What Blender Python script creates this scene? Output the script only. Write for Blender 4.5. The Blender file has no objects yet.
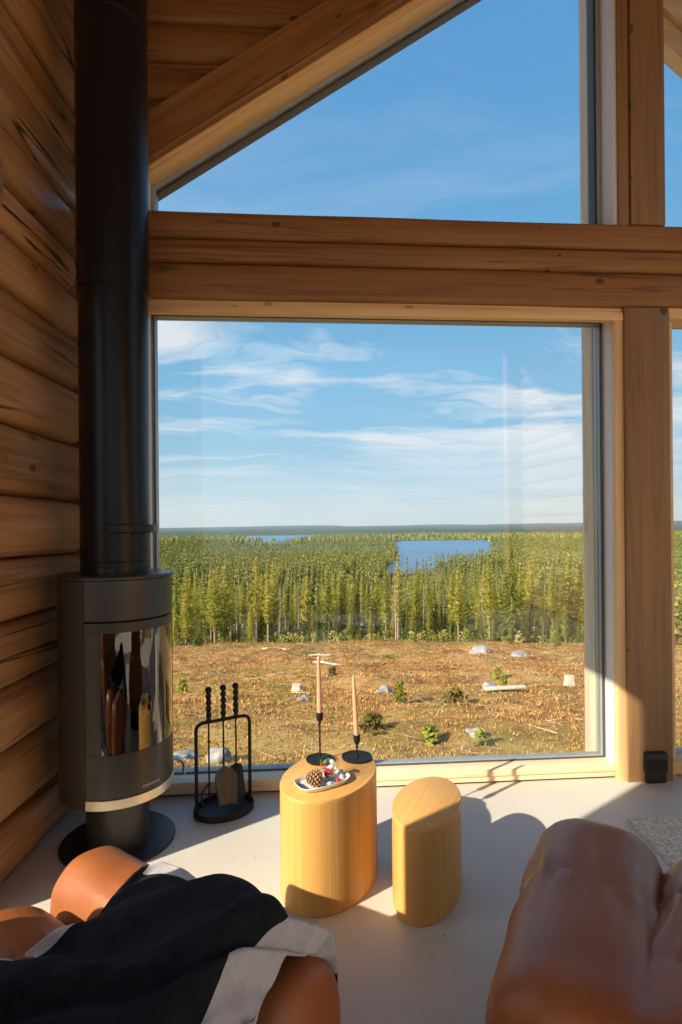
import bpy, bmesh, math, random
from mathutils import Vector, Matrix, noise
S = bpy.context.scene
COL = S.collection
R = math.radians
PI = math.pi

# ------------------------------------------------------------------ camera, world, sun, exposure
cam = bpy.data.cameras.new('camera')
cam.sensor_width = 36.0
cam.lens = 560.0 / 1024.0 * 36.0
cam.shift_x = (341.0 - 336.0) / 1024.0
cam.shift_y = (527.0 - 512.0) / 1024.0
cam.clip_start = 0.05
cam.clip_end = 30000
camo = bpy.data.objects.new('camera', cam)
COL.objects.link(camo)
ro = 0.009
cr, sr = math.cos(ro), math.sin(ro)
camo.matrix_world = Matrix(((cr, sr, 0, 0), (0, 0, -1, 0), (-sr, cr, 0, 1.4), (0, 0, 0, 1)))
S.camera = camo

S.view_settings.view_transform = 'Standard'
S.view_settings.look = 'None'
S.view_settings.gamma = 1.0
S.view_settings.use_curve_mapping = False
S.view_settings.exposure = 0.0
S.cycles.use_denoising = True
S.cycles.max_bounces = 10
S.cycles.transparent_max_bounces = 16
S.cycles.sample_clamp_indirect = 6.0
S.cycles.caustics_reflective = False

SUN_STRENGTH = 10.5
SKY_STRENGTH = 1.0
SUN_AZ, SUN_EL = R(37.0), R(29.8)

sl = bpy.data.lights.new('sun', 'SUN')
sl.energy = SUN_STRENGTH
sl.color = (1.0, 0.86, 0.66)
sl.angle = R(0.55)
so = bpy.data.objects.new('sun', sl)
COL.objects.link(so)
sdir = Vector((math.cos(SUN_EL) * math.cos(SUN_AZ), math.cos(SUN_EL) * math.sin(SUN_AZ), -math.sin(SUN_EL)))
so.rotation_euler = sdir.to_track_quat('-Z', 'Y').to_euler()
so.location = (-8, -6, 9)


def lin(c):
    return tuple((v / 255.0 / 12.92) if v / 255.0 <= 0.04045 else ((v / 255.0 + 0.055) / 1.055) ** 2.4 for v in c)


class NT:
    """tiny node-tree helper"""
    def __init__(self, tree):
        self.t = tree

    def n(self, kind, **kw):
        nd = self.t.nodes.new(kind)
        for k, v in kw.items():
            if k.startswith('i_'):
                nd.inputs[k[2:].replace('_', ' ')].default_value = v
            else:
                setattr(nd, k, v)
        return nd

    def l(self, a, b):
        self.t.links.new(a, b)

    def math(self, op, a, b=None, clamp=False):
        m = self.t.nodes.new('ShaderNodeMath')
        m.operation = op
        m.use_clamp = clamp
        for i, v in enumerate((a, b)):
            if v is None:
                continue
            if isinstance(v, (int, float)):
                m.inputs[i].default_value = v
            else:
                self.l(v, m.inputs[i])
        return m.outputs[0]

    def ramp(self, fac, stops, interp='LINEAR'):
        r = self.t.nodes.new('ShaderNodeValToRGB')
        cr_ = r.color_ramp
        cr_.interpolation = interp
        while len(cr_.elements) < len(stops):
            cr_.elements.new(0.5)
        for e, (p, c) in zip(cr_.elements, stops):
            e.position = p
            e.color = (c[0], c[1], c[2], 1) if not isinstance(c, (int, float)) else (c, c, c, 1)
        if fac is not None:
            self.l(fac, r.inputs[0])
        return r.outputs[0]

    def mix(self, fac, a, b, blend='MIX'):
        m = self.t.nodes.new('ShaderNodeMix')
        m.data_type = 'RGBA'
        m.blend_type = blend
        for sock, v in ((m.inputs[0], fac), (m.inputs[6], a), (m.inputs[7], b)):
            if isinstance(v, (int, float)):
                sock.default_value = v
            elif isinstance(v, tuple):
                sock.default_value = (v[0], v[1], v[2], 1)
            else:
                self.l(v, sock)
        return m.outputs[2]

    def noise(self, vec, scale, detail=4, rough=0.55, dist=0.0):
        nd = self.n('ShaderNodeTexNoise')
        nd.inputs['Scale'].default_value = scale
        nd.inputs['Detail'].default_value = detail
        nd.inputs['Roughness'].default_value = rough
        nd.inputs['Distortion'].default_value = dist
        if vec is not None:
            self.l(vec, nd.inputs['Vector'])
        return nd.outputs[0]

    def mapping(self, vec, scale=(1, 1, 1), rot=(0, 0, 0), loc=(0, 0, 0)):
        m = self.n('ShaderNodeMapping')
        m.inputs['Scale'].default_value = scale
        m.inputs['Rotation'].default_value = rot
        m.inputs['Location'].default_value = loc
        self.l(vec, m.inputs['Vector'])
        return m.outputs[0]


# sky: clear blue deepening upward with wind-drawn cirrus
W = bpy.data.worlds.new('sky')
S.world = W
W.use_nodes = True
w = NT(W.node_tree)
W.node_tree.nodes.clear()
tc = w.n('ShaderNodeTexCoord')
sep = w.n('ShaderNodeSeparateXYZ')
w.l(tc.outputs['Generated'], sep.inputs[0])
elev = w.math('MAXIMUM', sep.outputs[2], 0.0)
sky = w.ramp(elev, [(0.0, lin((206, 226, 236))), (0.06, lin((190, 220, 238))), (0.17, lin((152, 202, 234))), (0.32, lin((126, 188, 232))),
                    (0.48, lin((110, 176, 228))), (0.70, lin((94, 160, 221))), (1.0, lin((66, 124, 196)))])
den = w.math('ADD', elev, 0.10)
px = w.math('DIVIDE', sep.outputs[0], den)
py = w.math('DIVIDE', sep.outputs[1], den)
cmb = w.n('ShaderNodeCombineXYZ')
w.l(px, cmb.inputs[0])
w.l(py, cmb.inputs[1])
warp = w.noise(w.mapping(cmb.outputs[0], (0.5, 0.5, 1), (0, 0, 0), (2.0, 0.6, 0)), 1.0, 4, 0.6)
wadd = w.n('ShaderNodeCombineXYZ')
w.l(w.math('MULTIPLY', warp, 0.5), wadd.inputs[0])
w.l(w.math('MULTIPLY', warp, 1.5), wadd.inputs[1])
wv = w.n('ShaderNodeVectorMath', operation='ADD')
w.l(cmb.outputs[0], wv.inputs[0])
w.l(wadd.outputs[0], wv.inputs[1])
c1 = w.noise(w.mapping(wv.outputs[0], (0.55, 1.9, 1), (0, 0, R(-22)), (3.3, 0.9, 0)), 1.1, 9, 0.64, 0.35)
c2 = w.noise(w.mapping(cmb.outputs[0], (0.42, 0.30, 1), (0, 0, R(-20)), (7.3, 2.2, 0)), 1.0, 3, 0.5)
cov = w.ramp(elev, [(0.0, 0.08), (0.03, 0.25), (0.10, 0.38), (0.16, 0.8), (0.22, 1.0), (0.33, 0.85), (0.42, 0.14), (1.0, 0.12)])
cl = w.ramp(w.math('ADD', c1, w.math('MULTIPLY', c2, 0.75)), [(0.80, 0.0), (1.10, 1.0)])
cmask = w.math('MULTIPLY', cl, cov, True)
skyc = w.mix(cmask, sky, lin((244, 247, 250)))
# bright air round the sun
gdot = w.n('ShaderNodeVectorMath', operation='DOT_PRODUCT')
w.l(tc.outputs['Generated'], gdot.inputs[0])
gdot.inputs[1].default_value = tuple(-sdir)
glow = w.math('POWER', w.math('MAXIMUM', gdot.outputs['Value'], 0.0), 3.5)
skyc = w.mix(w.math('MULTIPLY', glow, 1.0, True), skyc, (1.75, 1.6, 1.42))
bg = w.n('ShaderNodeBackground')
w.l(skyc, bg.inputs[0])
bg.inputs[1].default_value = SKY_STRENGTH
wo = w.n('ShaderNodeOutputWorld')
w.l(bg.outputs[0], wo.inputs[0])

# ------------------------------------------------------------------ materials
def mat(name):
    m = bpy.data.materials.new(name)
    m.use_nodes = True
    t = NT(m.node_tree)
    b = m.node_tree.nodes['Principled BSDF']
    return m, t, b


def bump(t, b, h, strength=0.3, dist=0.01):
    bp = t.n('ShaderNodeBump')
    bp.inputs['Strength'].default_value = strength
    bp.inputs['Distance'].default_value = dist
    t.l(h, bp.inputs['Height'])
    t.l(bp.outputs[0], b.inputs['Normal'])


def plain(name, col, rough=0.5, metal=0.0, var=0.08, scale=30, bmp=0.0, spec=0.5):
    m, t, b = mat(name)
    tc_ = t.n('ShaderNodeTexCoord')
    nz = t.noise(tc_.outputs['Object'], scale, 4)
    lo = tuple(c * (1 - var) for c in col)
    hi = tuple(min(1, c * (1 + var)) for c in col)
    t.l(t.ramp(nz, [(0.3, lo), (0.7, hi)]), b.inputs['Base Color'])
    b.inputs['Roughness'].default_value = rough
    b.inputs['Metallic'].default_value = metal
    b.inputs['Specular IOR Level'].default_value = spec
    if bmp:
        bump(t, b, nz, bmp, 0.004)
    return m


def wood(name, light, mid, dark, axis='X', rough=0.5, knots=0.6, cracks=0.0, islandvar=0.25, grain=1.0, nrm=None, spec=0.4):
    m, t, b = mat(name)
    tc_ = t.n('ShaderNodeTexCoord')
    geo = t.n('ShaderNodeNewGeometry')
    off = t.n('ShaderNodeVectorMath', operation='MULTIPLY_ADD')
    rv = t.n('ShaderNodeCombineXYZ')
    for i in range(3):
        t.l(geo.outputs['Random Per Island'], rv.inputs[i])
    t.l(rv.outputs[0], off.inputs[0])
    off.inputs[1].default_value = (37.0, 53.0, 71.0)
    t.l(tc_.outputs['Object'], off.inputs[2])
    k = {'X': 0, 'Y': 1, 'Z': 2}[axis]
    def sc(along, across):
        v = [across] * 3
        v[k] = along
        return tuple(v)
    g1 = t.noise(t.mapping(off.outputs[0], sc(0.7, 16 * grain)), 1.0, 5, 0.6, 0.9)
    g2 = t.noise(t.mapping(off.outputs[0], sc(2.0, 90 * grain)), 1.0, 3, 0.5, 0.2)
    big = t.noise(t.mapping(off.outputs[0], sc(0.8, 3.0)), 1.0, 2)
    v = t.math('ADD', t.math('MULTIPLY', g1, 0.62), t.math('MULTIPLY', g2, 0.2))
    v = t.math('ADD', v, t.math('MULTIPLY', big, 0.22))
    col = t.ramp(v, [(0.36, dark), (0.50, mid), (0.66, light)])
    hgt = v
    if knots:
        vo = t.n('ShaderNodeTexVoronoi')
        vo.inputs['Scale'].default_value = 1.0
        vo.inputs['Randomness'].default_value = 1.0
        ks = list(sc(4.0, 6.5))
        if nrm:
            ks['XYZ'.index(nrm)] = 0.12
        t.l(t.mapping(off.outputs[0], tuple(ks)), vo.inputs['Vector'])
        rnd = t.n('ShaderNodeSeparateColor')
        t.l(vo.outputs['Color'], rnd.inputs[0])
        rad = t.math('MULTIPLY', t.math('SUBTRACT', rnd.outputs[0], 0.35), 0.21)
        kn = t.math('SUBTRACT', rad, vo.outputs['Distance'])
        kf = t.ramp(t.math('ADD', t.math('MULTIPLY', kn, 12.0), 0.5), [(0.40, 0.0), (0.62, 1.0)])
        col = t.mix(t.math('MULTIPLY', kf, knots), col, tuple(c * 0.42 for c in dark))
    if cracks:
        cn = t.noise(t.mapping(off.outputs[0], sc(0.28, 7.5)), 1.0, 4, 0.45, 0.25)
        ck = t.math('ABSOLUTE', t.math('SUBTRACT', cn, 0.5))
        cf = t.ramp(ck, [(0.0, 1.0), (0.004, 0.9), (0.011, 0.0)])
        gate = t.ramp(t.noise(t.mapping(off.outputs[0], sc(0.8, 2.0), loc=(5, 9, 2)), 1.0, 1), [(0.48, 0.0), (0.55, 1.0)])
        cfg = t.math('MULTIPLY', t.math('MULTIPLY', cf, gate), cracks)
        col = t.mix(cfg, col, tuple(c * 0.15 for c in dark))
        hgt = t.math('SUBTRACT', v, cfg)
    vr = t.math('ADD', 1.0 - islandvar, t.math('MULTIPLY', geo.outputs['Random Per Island'], 2 * islandvar))
    hs = t.n('ShaderNodeHueSaturation')
    t.l(vr, hs.inputs['Value'])
    t.l(col, hs.inputs['Color'])
    t.l(hs.outputs[0], b.inputs['Base Color'])
    b.inputs['Roughness'].default_value = rough
    b.inputs['Specular IOR Level'].default_value = spec
    bump(t, b, hgt, 0.25, 0.006)
    return m


M = {}
M['log'] = wood('log_wood', (0.50, 0.285, 0.135), (0.39, 0.205, 0.090), (0.19, 0.085, 0.034), 'Y', 0.36, 0.8, 1.0, 0.18, nrm='X')
M['beam'] = wood('beam_wood', (0.30, 0.145, 0.052), (0.235, 0.104, 0.034), (0.135, 0.054, 0.017), 'X', 0.5, 0.85, 0.5, 0.10, nrm='Y')
M['post'] = wood('post_wood', (0.31, 0.185, 0.092), (0.255, 0.145, 0.068), (0.165, 0.083, 0.035), 'Z', 0.5, 0.85, 0.0, 0.08, nrm='Y')
M['caseX'] = wood('casing_wood_level', (0.80, 0.56, 0.30), (0.74, 0.49, 0.24), (0.58, 0.34, 0.14), 'X', 0.45, 0.6, 0.0, 0.05, nrm='Y')
M['sill'] = wood('sill_wood', (0.88, 0.72, 0.50), (0.84, 0.66, 0.43), (0.72, 0.50, 0.28), 'X', 0.45, 0.5, 0.0, 0.04, nrm='Y')
M['caseZ'] = wood('casing_wood_upright', (0.80, 0.57, 0.31), (0.74, 0.50, 0.25), (0.58, 0.35, 0.15), 'Z', 0.45, 0.5, 0.0, 0.05, nrm='Y')
M['weathered'] = wood('weathered_wood', (0.66, 0.56, 0.43), (0.57, 0.475, 0.355), (0.42, 0.34, 0.24), 'Z', 0.8, 0.4, 0.4, 0.05)
M['soffit'] = wood('soffit_wood', (0.80, 0.60, 0.36), (0.72, 0.50, 0.28), (0.55, 0.35, 0.17), 'X', 0.6, 0.4, 0.0, 0.06)
M['oakside'] = wood('oak_veneer_upright', (0.63, 0.36, 0.115), (0.58, 0.32, 0.092), (0.49, 0.25, 0.064), 'Z', 0.45, 0.25, 0.0, 0.0, 1.6, spec=0.3)
M['oaktop'] = wood('oak_veneer_top', (0.66, 0.38, 0.125), (0.61, 0.335, 0.10), (0.50, 0.255, 0.068), 'X', 0.5, 0.2, 0.0, 0.0, 1.6, spec=0.25)
M['frame'] = plain('window_frame_grey', (0.36, 0.38, 0.39), 0.45, 0.1, 0.04, 40)
M['gasket'] = plain('window_gasket_dark', (0.055, 0.058, 0.06), 0.55, 0, 0.1, 60)
M['reveal'] = plain('painted_reveal', (0.76, 0.72, 0.72), 0.5, 0, 0.03, 25)
M['steel'] = plain('stove_black_steel', (0.030, 0.027, 0.024), 0.36, 0.0, 0.12, 200, 0.03)
M['pipe'] = plain('flue_black_enamel', (0.008, 0.008, 0.009), 0.30, 0.0, 0.12, 160, 0.0, 0.22)
M['plate'] = plain('floor_plate_black', (0.012, 0.012, 0.013), 0.4, 0.0, 0.1, 80)
M['champagne'] = plain('brushed_champagne_metal', (0.72, 0.62, 0.47), 0.38, 0.85, 0.05, 120)
M['brushed'] = plain('brushed_steel', (0.62, 0.60, 0.56), 0.32, 0.9, 0.05, 120)
M['firebox'] = plain('firebox_stone', (0.16, 0.10, 0.065), 0.9, 0, 0.35, 9)
M['lettering'] = plain('pale_lettering', (0.75, 0.72, 0.66), 0.5, 0, 0.01)
M['iron'] = plain('wrought_iron', (0.012, 0.0115, 0.011), 0.55, 0.0, 0.2, 90, 0.1, 0.22)
M['brass_dull'] = plain('shovel_bronze', (0.075, 0.058, 0.042), 0.42, 0.4, 0.2, 60)
M['bristle'] = plain('brush_bristle', (0.02, 0.018, 0.016), 0.9, 0, 0.4, 300, 0.5)
M['candle'] = plain('dusty_pink_wax', (0.60, 0.315, 0.205), 0.45, 0, 0.03, 30)
M['wick'] = plain('wick', (0.75, 0.70, 0.62), 0.9)
M['plastic'] = plain('black_plastic', (0.011, 0.010, 0.0095), 0.42, 0, 0.05)
M['socket'] = plain('socket_black', (0.004, 0.004, 0.004), 0.3, 0, 0.05)
M['pin'] = plain('socket_pin', (0.5, 0.5, 0.5), 0.3, 0.9, 0.02)
M['cone'] = plain('pinecone_scale', (0.13, 0.065, 0.032), 0.75, 0, 0.5, 70, 0.3)
M['conetip'] = plain('pinecone_tip', (0.36, 0.21, 0.12), 0.8, 0, 0.4, 70)
M['red'] = plain('red_wrapper', (0.55, 0.02, 0.035), 0.25, 0, 0.2, 60)
M['white'] = plain('white_wrapper', (0.78, 0.76, 0.74), 0.3, 0, 0.05, 60)
M['blue'] = plain('pale_blue_wrapper', (0.30, 0.42, 0.62), 0.3, 0, 0.05, 60)
M['green'] = plain('green_wrapper', (0.05, 0.20, 0.045), 0.35, 0, 0.2, 60)


def mat_ceramic():
    m, t, b = mat('speckled_ceramic')
    tc_ = t.n('ShaderNodeTexCoord')
    nz = t.noise(tc_.outputs['Object'], 260, 1)
    rim = t.ramp(nz, [(0.30, (0.16, 0.13, 0.11)), (0.36, (0.74, 0.70, 0.64))])
    t.l(rim, b.inputs['Base Color'])
    b.inputs['Roughness'].default_value = 0.3
    return m
M['ceramic'] = mat_ceramic()
M['dishdark'] = plain('dish_dark_grey', (0.05, 0.055, 0.065), 0.3, 0, 0.2, 30)


def mat_floor():
    m, t, b = mat('polished_concrete')
    tc_ = t.n('ShaderNodeTexCoord')
    o = tc_.outputs['Object']
    big = t.noise(o, 1.3, 4, 0.6)
    base = t.ramp(big, [(0.3, (0.51, 0.485, 0.445)), (0.7, (0.60, 0.575, 0.53))])
    sp = t.noise(o, 150, 2, 0.6)
    base = t.mix(t.ramp(sp, [(0.60, 0.0), (0.70, 0.45)]), base, (0.27, 0.26, 0.25))
    sp2 = t.noise(t.mapping(o, loc=(3, 7, 1)), 110, 2, 0.6)
    base = t.mix(t.ramp(sp2, [(0.60, 0.0), (0.72, 0.4)]), base, (0.74, 0.72, 0.68))
    vo = t.n('ShaderNodeTexVoronoi')
    vo.inputs['Scale'].default_value = 14
    t.l(o, vo.inputs['Vector'])
    sc_ = t.n('ShaderNodeSeparateColor')
    t.l(vo.outputs['Color'], sc_.inputs[0])
    pit = t.math('MULTIPLY', t.ramp(vo.outputs['Distance'], [(0.05, 1.0), (0.085, 0.0)]), t.ramp(sc_.outputs[0], [(0.72, 0.0), (0.74, 1.0)]))
    base = t.mix(t.math('MULTIPLY', pit, 0.7), base, (0.14, 0.13, 0.12))
    t.l(base, b.inputs['Base Color'])
    t.l(t.ramp(big, [(0.3, 0.42), (0.7, 0.55)]), b.inputs['Roughness'])
    b.inputs['Specular IOR Level'].default_value = 0.35
    bump(t, b, sp, 0.06, 0.002)
    return m
M['floor'] = mat_floor()


def mat_leather():
    m, t, b = mat('cognac_leather')
    tc_ = t.n('ShaderNodeTexCoord')
    o = tc_.outputs['Object']
    big = t.noise(o, 4.5, 4, 0.6)
    col = t.ramp(big, [(0.28, (0.245, 0.072, 0.022)), (0.72, (0.320, 0.105, 0.033))])
    vo = t.n('ShaderNodeTexVoronoi')
    vo.inputs['Scale'].default_value = 260
    t.l(o, vo.inputs['Vector'])
    wr = t.noise(t.mapping(o, (3.5, 11, 3.5)), 1.6, 5, 0.6, 0.8)
    hh = t.math('ADD', t.math('MULTIPLY', vo.outputs['Distance'], 0.12), t.math('MULTIPLY', wr, 1.2))
    t.l(col, b.inputs['Base Color'])
    t.l(t.ramp(big, [(0.3, 0.36), (0.7, 0.46)]), b.inputs['Roughness'])
    b.inputs['Specular IOR Level'].default_value = 0.45
    bump(t, b, hh, 0.18, 0.012)
    return m
M['leather'] = mat_leather()


def mat_wool(name, c0, c1):
    m, t, b = mat(name)
    tc_ = t.n('ShaderNodeTexCoord')
    o = tc_.outputs['Object']
    fuzz = t.noise(o, 420, 3, 0.7)
    soft = t.noise(o, 30, 4, 0.6)
    v = t.math('ADD', t.math('MULTIPLY', fuzz, 0.6), t.math('MULTIPLY', soft, 0.4))
    t.l(t.ramp(v, [(0.35, c0), (0.65, c1)]), b.inputs['Base Color'])
    b.inputs['Roughness'].default_value = 0.95
    b.inputs['Specular IOR Level'].default_value = 0.1
    b.inputs['Sheen Weight'].default_value = 0.35
    b.inputs['Sheen Roughness'].default_value = 0.5
    b.inputs['Sheen Tint'].default_value = (c1[0], c1[1], c1[2], 1)
    bump(t, b, v, 0.5, 0.003)
    return m
M['wool_black'] = mat_wool('black_wool', (0.006, 0.007, 0.009), (0.019, 0.023, 0.030))
M['wool_grey'] = mat_wool('grey_wool', (0.32, 0.32, 0.335), (0.52, 0.52, 0.54))


def mat_rug():
    m, t, b = mat('beige_boucle_rug')
    tc_ = t.n('ShaderNodeTexCoord')
    o = tc_.outputs['Object']
    vo = t.n('ShaderNodeTexVoronoi')
    vo.inputs['Scale'].default_value = 75
    t.l(o, vo.inputs['Vector'])
    t.l(t.ramp(vo.outputs['Distance'], [(0.25, (0.82, 0.75, 0.63)), (0.62, (0.52, 0.46, 0.37))]), b.inputs['Base Color'])
    b.inputs['Roughness'].default_value = 0.95
    bump(t, b, t.math('SUBTRACT', 1.0, vo.outputs['Distance']), 0.9, 0.006)
    return m
M['rug'] = mat_rug()


def mat_glass(name, tint=(1, 1, 1), refl=1.0, ior=1.5):
    m = bpy.data.materials.new(name)
    m.use_nodes = True
    t = NT(m.node_tree)
    m.node_tree.nodes.clear()
    fr = t.n('ShaderNodeFresnel')
    gm = t.n('ShaderNodeNewGeometry')
    t.l(t.math('ADD', ior, t.math('MULTIPLY', gm.outputs['Backfacing'], 1.0 / ior - ior)), fr.inputs[0])
    tr = t.n('ShaderNodeBsdfTransparent')
    tr.inputs[0].default_value = (tint[0], tint[1], tint[2], 1)
    gl = t.n('ShaderNodeBsdfGlossy')
    gl.inputs['Roughness'].default_value = 0.01
    mx = t.n('ShaderNodeMixShader')
    t.l(t.math('MULTIPLY', fr.outputs[0], refl, True), mx.inputs[0])
    t.l(tr.outputs[0], mx.inputs[1])
    t.l(gl.outputs[0], mx.inputs[2])
    o = t.n('ShaderNodeOutputMaterial')
    t.l(mx.outputs[0], o.inputs[0])
    return m
M['pane'] = mat_glass('window_glass', (0.98, 0.99, 0.985), 0.9, 1.5)
M['stoveglass'] = mat_glass('stove_glass', (0.42, 0.36, 0.30), 2.6, 1.6)
M['tumbler'] = mat_glass('clear_glass', (0.96, 0.98, 0.97), 0.9, 1.45)


def ramp_by_object(name, stops, rough=0.8, island=False, trans=0.0):
    m, t, b = mat(name)
    if island:
        g = t.n('ShaderNodeNewGeometry')
        f = g.outputs['Random Per Island']
    else:
        oi = t.n('ShaderNodeObjectInfo')
        g = t.n('ShaderNodeNewGeometry')
        f = t.math('ADD', t.math('MULTIPLY', oi.outputs['Random'], 0.72), t.math('MULTIPLY', g.outputs['Random Per Island'], 0.28))
    t.l(t.ramp(f, stops), b.inputs['Base Color'])
    b.inputs['Roughness'].default_value = rough
    b.inputs['Specular IOR Level'].default_value = 0.15
    if trans:
        cs = b.inputs['Base Color'].links[0].from_socket
        tl = t.n('ShaderNodeBsdfTranslucent')
        t.l(cs, tl.inputs[0])
        mx = t.n('ShaderNodeMixShader')
        mx.inputs[0].default_value = trans
        t.l(b.outputs[0], mx.inputs[1])
        t.l(tl.outputs[0], mx.inputs[2])
        t.l(mx.outputs[0], m.node_tree.nodes['Material Output'].inputs[0])
    return m
M['pine'] = ramp_by_object('pine_needles', [(0.0, (0.30, 0.33, 0.06)), (0.5, (0.48, 0.47, 0.09)), (1.0, (0.60, 0.55, 0.12))], 0.8, False, 0.35)
M['spruce'] = ramp_by_object('spruce_needles', [(0.0, (0.13, 0.185, 0.036)), (0.6, (0.22, 0.27, 0.052)), (1.0, (0.32, 0.33, 0.065))], 0.8, False, 0.35)
M['pinebark'] = plain('pine_bark', (0.27, 0.19, 0.135), 0.9, 0, 0.3, 6)
M['birchbark'] = plain('birch_bark', (0.36, 0.31, 0.26), 0.8, 0, 0.35, 5)
M['twigs'] = plain('bare_twigs', (0.26, 0.185, 0.13), 0.9, 0, 0.3, 5)
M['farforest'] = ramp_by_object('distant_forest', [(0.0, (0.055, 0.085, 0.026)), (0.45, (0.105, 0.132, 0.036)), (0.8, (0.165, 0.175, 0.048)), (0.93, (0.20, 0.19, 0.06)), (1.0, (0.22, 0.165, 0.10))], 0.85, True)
M['sapling'] = ramp_by_object('sapling_leaves', [(0.0, (0.20, 0.23, 0.03)), (1.0, (0.36, 0.35, 0.06))], 0.8, False, 0.3)
M['darkshrub'] = ramp_by_object('shrub_leaves', [(0.0, (0.10, 0.085, 0.02)), (1.0, (0.18, 0.13, 0.035))])
M['heather'] = ramp_by_object('heather', [(0.0, (0.22, 0.095, 0.034)), (0.35, (0.34, 0.165, 0.055)), (0.7, (0.46, 0.25, 0.085)), (1.0, (0.54, 0.36, 0.15))], 0.9, True)
M['straw'] = ramp_by_object('dry_grass', [(0.0, (0.32, 0.23, 0.09)), (0.6, (0.46, 0.35, 0.15)), (1.0, (0.26, 0.24, 0.06))], 0.9, True)
M['moss'] = ramp_by_object('green_ground_cover', [(0.0, (0.13, 0.13, 0.03)), (1.0, (0.28, 0.27, 0.06))], 0.9, True)
M['rock'] = plain('granite', (0.24, 0.24, 0.245), 0.85, 0, 0.35, 5, 0.5)
M['deadwood'] = plain('bleached_timber', (0.50, 0.44, 0.35), 0.8, 0, 0.2, 6)


def mat_ground():
    m, t, b = mat('clearing_ground')
    g = t.n('ShaderNodeNewGeometry')
    p = g.outputs['Position']
    n1 = t.noise(t.mapping(p, (0.35, 0.35, 0.35)), 1.0, 6, 0.65)
    n2 = t.noise(t.mapping(p, (3.0, 3.0, 3.0)), 1.0, 7, 0.75)
    n3 = t.noise(t.mapping(p, (0.11, 0.11, 0.11), loc=(4, 2, 0)), 1.0, 3)
    v = t.math('ADD', t.math('MULTIPLY', n1, 0.48), t.math('MULTIPLY', n2, 0.52))
    col = t.ramp(v, [(0.36, (0.10, 0.060, 0.028)), (0.44, (0.23, 0.110, 0.042)), (0.51, (0.36, 0.195, 0.072)), (0.59, (0.47, 0.31, 0.125)), (0.74, (0.58, 0.44, 0.22))])
    col = t.mix(t.ramp(n3, [(0.5, 0.0), (0.66, 0.5)]), col, (0.21, 0.20, 0.045))
    n5 = t.noise(t.mapping(p, (0.55, 0.9, 0.6), loc=(7, 3, 0)), 1.0, 6, 0.7, 0.6)
    col = t.mix(t.ramp(n5, [(0.53, 0.0), (0.62, 0.72)]), col, (0.105, 0.062, 0.028))
    col = t.mix(t.ramp(n5, [(0.30, 0.6), (0.40, 0.0)]), col, (0.55, 0.42, 0.20))
    sep_ = t.n('ShaderNodeSeparateXYZ')
    t.l(p, sep_.inputs[0])
    far = t.ramp(t.math('MULTIPLY', t.math('SUBTRACT', sep_.outputs[1], 60.0), 0.02, True), [(0.0, 0.0), (1.0, 1.0)])
    fcol = t.ramp(t.noise(t.mapping(p, (0.012, 0.004, 0.01)), 1.0, 5, 0.6), [(0.4, (0.075, 0.080, 0.034)), (0.55, (0.12, 0.115, 0.045)), (0.7, (0.22, 0.165, 0.085))])
    col = t.mix(far, col, fcol)
    hill = t.ramp(t.math('MULTIPLY', t.math('SUBTRACT', sep_.outputs[1], 2000.0), 0.001, True), [(0.0, 0.0), (1.0, 1.0)])
    hcol = t.ramp(t.noise(t.mapping(p, (0.0012, 0.0006, 0.002)), 1.0, 5, 0.6), [(0.4, (0.030, 0.052, 0.040)), (0.62, (0.050, 0.075, 0.050)), (0.75, (0.13, 0.12, 0.09))])
    col = t.mix(hill, col, hcol)
    t.l(col, b.inputs['Base Color'])
    b.inputs['Roughness'].default_value = 0.95
    b.inputs['Specular IOR Level'].default_value = 0.1
    bump(t, b, n2, 0.8, 0.12)
    return m
M['ground'] = mat_ground()


def mat_lake():
    m, t, b = mat('lake_water')
    g = t.n('ShaderNodeNewGeometry')
    nz = t.noise(t.mapping(g.outputs['Position'], (0.02, 0.05, 0.02)), 1.0, 4)
    t.l(t.ramp(nz, [(0.35, (0.045, 0.125, 0.25)), (0.65, (0.075, 0.17, 0.31))]), b.inputs['Base Color'])
    b.inputs['Roughness'].default_value = 0.35
    b.inputs['Specular IOR Level'].default_value = 0.35
    bump(t, b, nz, 0.2, 1.0)
    return m
M['lake'] = mat_lake()

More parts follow.
